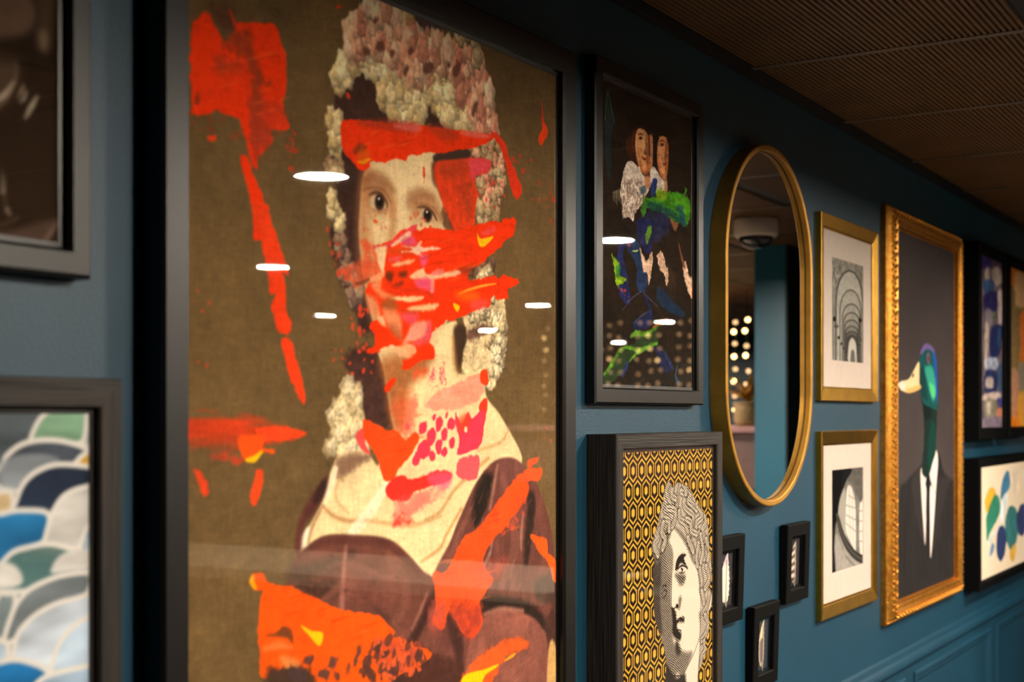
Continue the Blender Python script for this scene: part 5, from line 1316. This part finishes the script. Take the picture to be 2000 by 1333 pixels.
feather_frame('small black frame with a brown barred feather below the mirror', 2.946, -0.250, 'barred')
feather_frame('small black frame with a cream feather dark along its middle', 2.743, -0.4125, 'cream')

# ---------------------------------------------------------------- three deep black frames at the far end
def box_picture(name, label, x0, x1, h0, h1, w, paint, dx, dz, base):
    e = picture(name, label, x0, x1, h0, h1)
    rails(e, x0, x1, EYE + h0, EYE + h1, flat_prof(w, 0.055, 0.008, 0.002), (M['black_side'], M['black_side']))
    dl = 0.045
    c = Canvas(x0 + w - 0.003, x1 - w + 0.003, h0 + w - 0.003, h1 - w + 0.003, dx, dz, dl, base)
    paint(c)
    c.to_object('print', M['print_flat'], e, dl)
    backing(e, x0 + w - 0.003, x1 - w + 0.003, h0 + w - 0.003, h1 - w + 0.003, 0.002, dl - 0.001)
    return e
def blue_abstract(c):
    c.img *= (1 + 0.3 * c.noise(40, 1) + 0.2 * c.noise(12, 2))[..., None]
    W = (176, 160, 148); B = (26, 36, 80); B2 = (46, 74, 112); P = (70, 56, 78)
    for p_, k in [('175,130 310,190 310,260 240,250 175,260', P), ('180,190 220,180 230,250 185,260', (50, 36, 96)), ('240,260 275,250 300,330 260,360 240,320', W), ('195,270 215,250 220,340 195,340', W), ('185,330 245,330 240,400 190,400', B2), ('190,410 250,390 270,420 270,490 230,530 190,500', (32, 30, 78)),
                  ('270,400 295,400 295,590 275,590', (200, 178, 178)), ('200,500 240,520 230,600 200,620', (120, 110, 120)), ('230,540 250,510 245,570', (86, 110, 76)), ('240,600 300,600 290,680 280,760 230,800 220,700', B), ('195,600 215,600 205,830 190,830', W), ('265,640 285,620 275,740', B2),
                  ('200,790 265,790 265,850 210,860', (150, 160, 180)), ('195,870 260,870 260,990 195,990', B), ('200,905 240,905 240,960 200,960', W), ('270,840 290,840 290,1000 275,1000', B2), ('190,1000 280,990 280,1030 190,1040', (190, 170, 160)), ('195,1040 260,1040 255,1130 195,1140', (120, 116, 96)), ('210,1040 230,1060 222,1120 205,1100', W), ('265,1030 295,1030 290,1080', (50, 50, 130)), ('262,1090 298,1090 298,1140 262,1140', (190, 120, 90)), ('180,1145 300,1140 300,1230 180,1230', (112, 100, 116))]:
        c.poly(q('E1', p_), k, soft=5, rag=4, rs=14, a=0.9, tex=0.2, ts=(18, 1, 1))
def orange_abstract(c):
    c.img *= (1 + 0.15 * c.noise(60, 1))[..., None]
    for p_, k in [('375,280 470,280 470,490 385,490 372,440', (206, 168, 128)), ('345,400 372,400 380,480 470,490 470,520 400,530 405,700 395,800 385,1020 345,1020', (120, 104, 72)), ('395,820 470,810 470,1000 400,1000', (126, 122, 112)), ('350,860 390,880 390,1050 370,1150 345,1080', (180, 130, 104)), ('395,1000 470,1000 470,1180 400,1180', (206, 150, 60)), ('410,520 470,520 470,800 410,790', (206, 110, 50))]:
        c.poly(q('E1', p_), k, soft=8, rag=6, rs=20, a=0.9, tex=0.15)
def leaf_abstract(c):
    for p_, k in [('180,330 205,270 225,262 240,300 220,370 190,400', (206, 154, 40)), ('195,400 215,340 240,300 262,330 262,400 230,470 205,520 190,560 185,440', (34, 118, 96)), ('265,330 275,230 300,170 315,190 318,250 300,290', (52, 110, 150)), ('255,480 270,340 300,290 305,330 290,400 270,470 230,520 205,580 195,560 220,510', (206, 220, 224)), ('215,575 232,580 225,620 205,640', (110, 150, 190)),
                  ('250,500 275,470 300,520 290,620 270,665 250,650 242,590', (30, 46, 92)), ('295,420 320,360 355,390 365,470 350,570 320,605 300,560 290,480', (40, 104, 108)), ('355,420 375,360 400,365 400,500 380,530 360,500', (38, 48, 96)), ('318,610 345,570 352,620 335,672 318,650', (214, 166, 66)), ('410,470 470,400 500,520 450,600', (60, 120, 110)), ('320,170 360,160 370,260 340,300', (226, 208, 186))]:
        c.poly(q('N1', p_), k, soft=4, rag=3, rs=30, a=0.92, tex=0.12, ts=(40, 1, 1))
box_picture('framed_blue_abstract', 'deep black box frame with a blue and white abstract print', 4.6882, 5.115, -0.083, 0.584, 0.034, blue_abstract, 5.0, 2.2, (92, 80, 88))
box_picture('framed_orange_abstract', 'deep black box frame with an orange and beige abstract print', 5.158, 5.62, -0.083, 0.586, 0.034, orange_abstract, 5.0, 2.6, (206, 116, 24))
box_picture('framed_leaf_abstract', 'wide deep black box frame with green, blue and ochre leaf shapes on cream', 4.6882, 5.66, -0.594, -0.147, 0.026, leaf_abstract, 4.5, 2.2, (226, 208, 182))
# ---------------------------------------------------------------- two frames beside the portrait
lx0, lx1, lh0, lh1, ld, lw = 0.34, 0.9428, 0.1365, 0.69, 0.025, 0.0284
e = picture('framed_glass_photograph', 'satin black frame with a dark brown photograph of wine glasses', lx0, lx1, lh0, lh1)
rails(e, lx0, lx1, EYE + lh0, EYE + lh1, flat_prof(lw, ld, 0.010, 0.004), (M['black'], M['black']))
dl = ld - 0.012
c = Canvas(lx0 + lw - 0.004, lx1 - lw + 0.004, lh0 + lw - 0.004, lh1 - lw + 0.004, 3.0, 2.2, dl, (52, 37, 25))
c.img *= (1 + 0.15 * c.noise(90, 1) + 0.06 * c.noise(8, 2))[..., None]
for r_, p_, k_, s_, a_ in [('LA', '-600,-60 260,-60 260,340 -600,340', (108, 84, 68), 6, .9), ('LA', '380,-60 540,-60 520,300 470,500 420,480 385,340', (84, 64, 48), 10, .8), ('LA', '390,330 460,330 480,440 440,500 400,460', (150, 128, 104), 8, .7), ('LA', '-900,620 60,600 170,680 150,860 0,1040 -400,1180 -900,1000', (104, 82, 68), 12, .75),
                   ('LC', '-400,900 60,880 330,810 480,790 350,1000 -400,1080', (98, 76, 66), 5, .9), ('LC', '380,1000 480,860 520,960 500,1020', (54, 40, 32), 5, .8)]:
    c.poly(q(r_, p_), k_, soft=s_, a=a_, tex=0.1, ts=(30, 1, 1))
for r_, p_, w_, k_ in [('LA', '-60,1020 60,940 140,820', [6, 9, 4], (226, 208, 184)), ('LA', '180,980 215,910 240,850', [1, 5, 1], (206, 180, 150)), ('LA', '205,1030 240,980 270,900', [1, 6, 1], (206, 190, 168)), ('LA', '255,1180 310,1080 375,960', [2, 8, 2], (236, 226, 200)), ('LA', '170,620 150,800 60,1000 -100,1150', [3, 4, 4, 3], (130, 108, 88)), ('LC', '25,430 25,560', [2, 7], (206, 196, 176)), ('LC', '20,380 30,560 50,720', [3, 4, 5], (96, 78, 62)), ('LC', '60,700 75,740', [4, 5], (170, 154, 136)), ('LC', '345,1000 410,900 470,810', [6, 7, 3], (140, 116, 100)), ('LA', '320,1110 480,1080 620,1060', [2, 2, 2], (26, 18, 12)), ('LA', '180,620 360,660 620,720', [4, 5, 4], (30, 20, 12)), ('LC', '480,930 500,945', [4, 4], (160, 140, 120)), ('LC', '-80,860 100,800 150,760', [3, 4, 3], (92, 74, 60))]:
    c.stroke(q(r_, p_), [v * 0.36 for v in w_], k_, soft=2.4, a=0.75)
c.to_object('print', M['print_flat'], e, dl)
backing(e, lx0 + lw - 0.004, lx1 - lw + 0.004, lh0 + lw - 0.004, lh1 - lw + 0.004, 0.002, dl - 0.001)
pane(e, lx0 + lw - 0.003, lx1 - lw + 0.003, lh0 + lw - 0.003, lh1 - lw + 0.003, dl + 0.0005, dl + 0.0022)

lx0, lx1, lh0, lh1, ld, lw = 0.40, 0.979, -0.66, 0.037, 0.028, 0.0296
e = picture('framed_scallop_print', 'black oak frame with overlapping scallop shapes in blues, white and green', lx0, lx1, lh0, lh1)
rails(e, lx0, lx1, EYE + lh0, EYE + lh1, flat_prof(lw, ld, 0.008, 0.002), (M['woodh'], M['woodv']))
dl = ld - 0.010
c = Canvas(lx0 + lw - 0.004, lx1 - lw + 0.004, lh0 + lw - 0.004, lh1 - lw + 0.004, 2.0, 1.6, dl, (92, 102, 108), zfine=-0.33)
c.img *= (1 + 0.2 * c.noise(40, 1, 3, 0.4, 1.5))[..., None]
# scallops left of the view, drawn in rows
rg = random.Random(5)
palL = [(92, 108, 118), (40, 52, 72), (46, 124, 182), (216, 214, 208), (120, 160, 140), (198, 174, 130), (150, 170, 186)]
for j in range(16):
    for i in range(9):
        cx_, cz_ = 380 + 75 * i + (37 if j % 2 else 0), 0 - 42 * j
        if cx_ > 790 and cz_ > -250: continue
        A = [(cx_ + 44 * math.cos(a), cz_ - 60 + 62 * math.sin(a)) for a in [k * math.pi / 10 for k in range(11)]] + [(cx_ - 44, cz_ - 120), (cx_ + 44, cz_ - 120)]
        c.poly(np.array(A), (236, 232, 226), soft=1.5, raw=True, smooth=False)
        A = [(cx_ + 39 * math.cos(a), cz_ - 61 + 56 * math.sin(a)) for a in [k * math.pi / 10 for k in range(11)]] + [(cx_ - 39, cz_ - 120), (cx_ + 39, cz_ - 120)]
        c.poly(np.array(A), rg.choice(palL), soft=2, raw=True, smooth=False, tex=0.15, ts=(40, 0.5, 1.5))
WH = (238, 234, 228)
def scallop(p_, k_, edge=True, a=1.0):
    P = q('LB', p_)
    if edge:
        c.poly(P, WH, soft=2)
        Q = c.P(P); m = Q.mean(0); Q = spline(Q)
        i0, i1, j0, j1, d_ = c.polysdf(Q, 8)
        c.blend((i0, i1, j0, j1), np.clip(0.5 - (d_ + 5.5) / 3.0, 0, 1), k_, 1.0, 0.16, (36, 0.5, 1.5))
    else: c.poly(P, k_, soft=3, a=a, tex=0.14, ts=(36, 0.5, 1.5))
scallop('195,235 400,230 400,262 200,262', (206, 150, 96), False)
scallop('115,400 130,330 170,275 230,250 350,246 345,300 330,400 200,430', (142, 184, 154))
scallop('325,420 330,330 350,262 420,236 420,440', (206, 214, 216))
scallop('-60,560 0,480 20,440 80,394 160,376 260,383 345,420 300,500 150,600', (86, 94, 106))
scallop('10,470 130,440 230,460 190,520 60,580 0,560', (168, 176, 184), False, .8)
scallop('285,500 300,455 340,425 420,398 420,520', (236, 184, 80))
scallop('-60,680 -20,590 40,578 60,620 40,690', (204, 180, 138))
scallop('40,700 55,620 85,550 140,500 220,472 330,478 420,505 420,590 220,700', (44, 54, 74))
scallop('-80,900 -60,700 20,660 100,650 195,668 190,780 60,850 -20,900', (44, 124, 182))
scallop('172,820 185,700 205,650 250,592 330,560 430,556 430,760 310,820', (226, 224, 220))
scallop('300,840 315,770 345,710 420,680 420,900 340,880', (186, 206, 222))
scallop('-80,980 -20,890 40,820 110,795 200,783 290,805 370,840 380,890 240,960 100,990', (82, 116, 116))
scallop('-80,960 -60,890 20,865 70,890 88,940 40,965', (232, 230, 226), False)
scallop('200,905 228,845 300,812 365,842 350,890 270,900', (232, 230, 226), False)
scallop('320,1040 345,950 420,830 420,1060', (42, 128, 188))
scallop('-80,1220 -20,1000 30,975 70,1000 30,1180', (130, 146, 150))
scallop('12,1200 40,1060 90,980 160,935 260,902 360,905 330,1020 180,1100', (124, 134, 140))
scallop('30,1300 45,1200 75,1120 160,1045 280,1000 430,1004 430,1420 30,1420', (204, 216, 230))
scallop('185,1340 205,1230 240,1155 310,1090 430,1050 430,1420 185,1420', (190, 210, 230))
scallop('-80,1300 -40,1170 40,1180 20,1300', (190, 210, 230))
scallop('-120,1420 -60,1280 20,1240 100,1240 195,1290 180,1420', (36, 116, 178))
scallop('110,1420 150,1320 260,1278 430,1262 430,1420', (176, 202, 228))
c.to_object('print', M['print_flat'], e, dl)
backing(e, lx0 + lw - 0.004, lx1 - lw + 0.004, lh0 + lw - 0.004, lh1 - lw + 0.004, 0.002, dl - 0.001)
pane(e, lx0 + lw - 0.003, lx1 - lw + 0.003, lh0 + lw - 0.003, lh1 - lw + 0.003, dl + 0.0005, dl + 0.002)
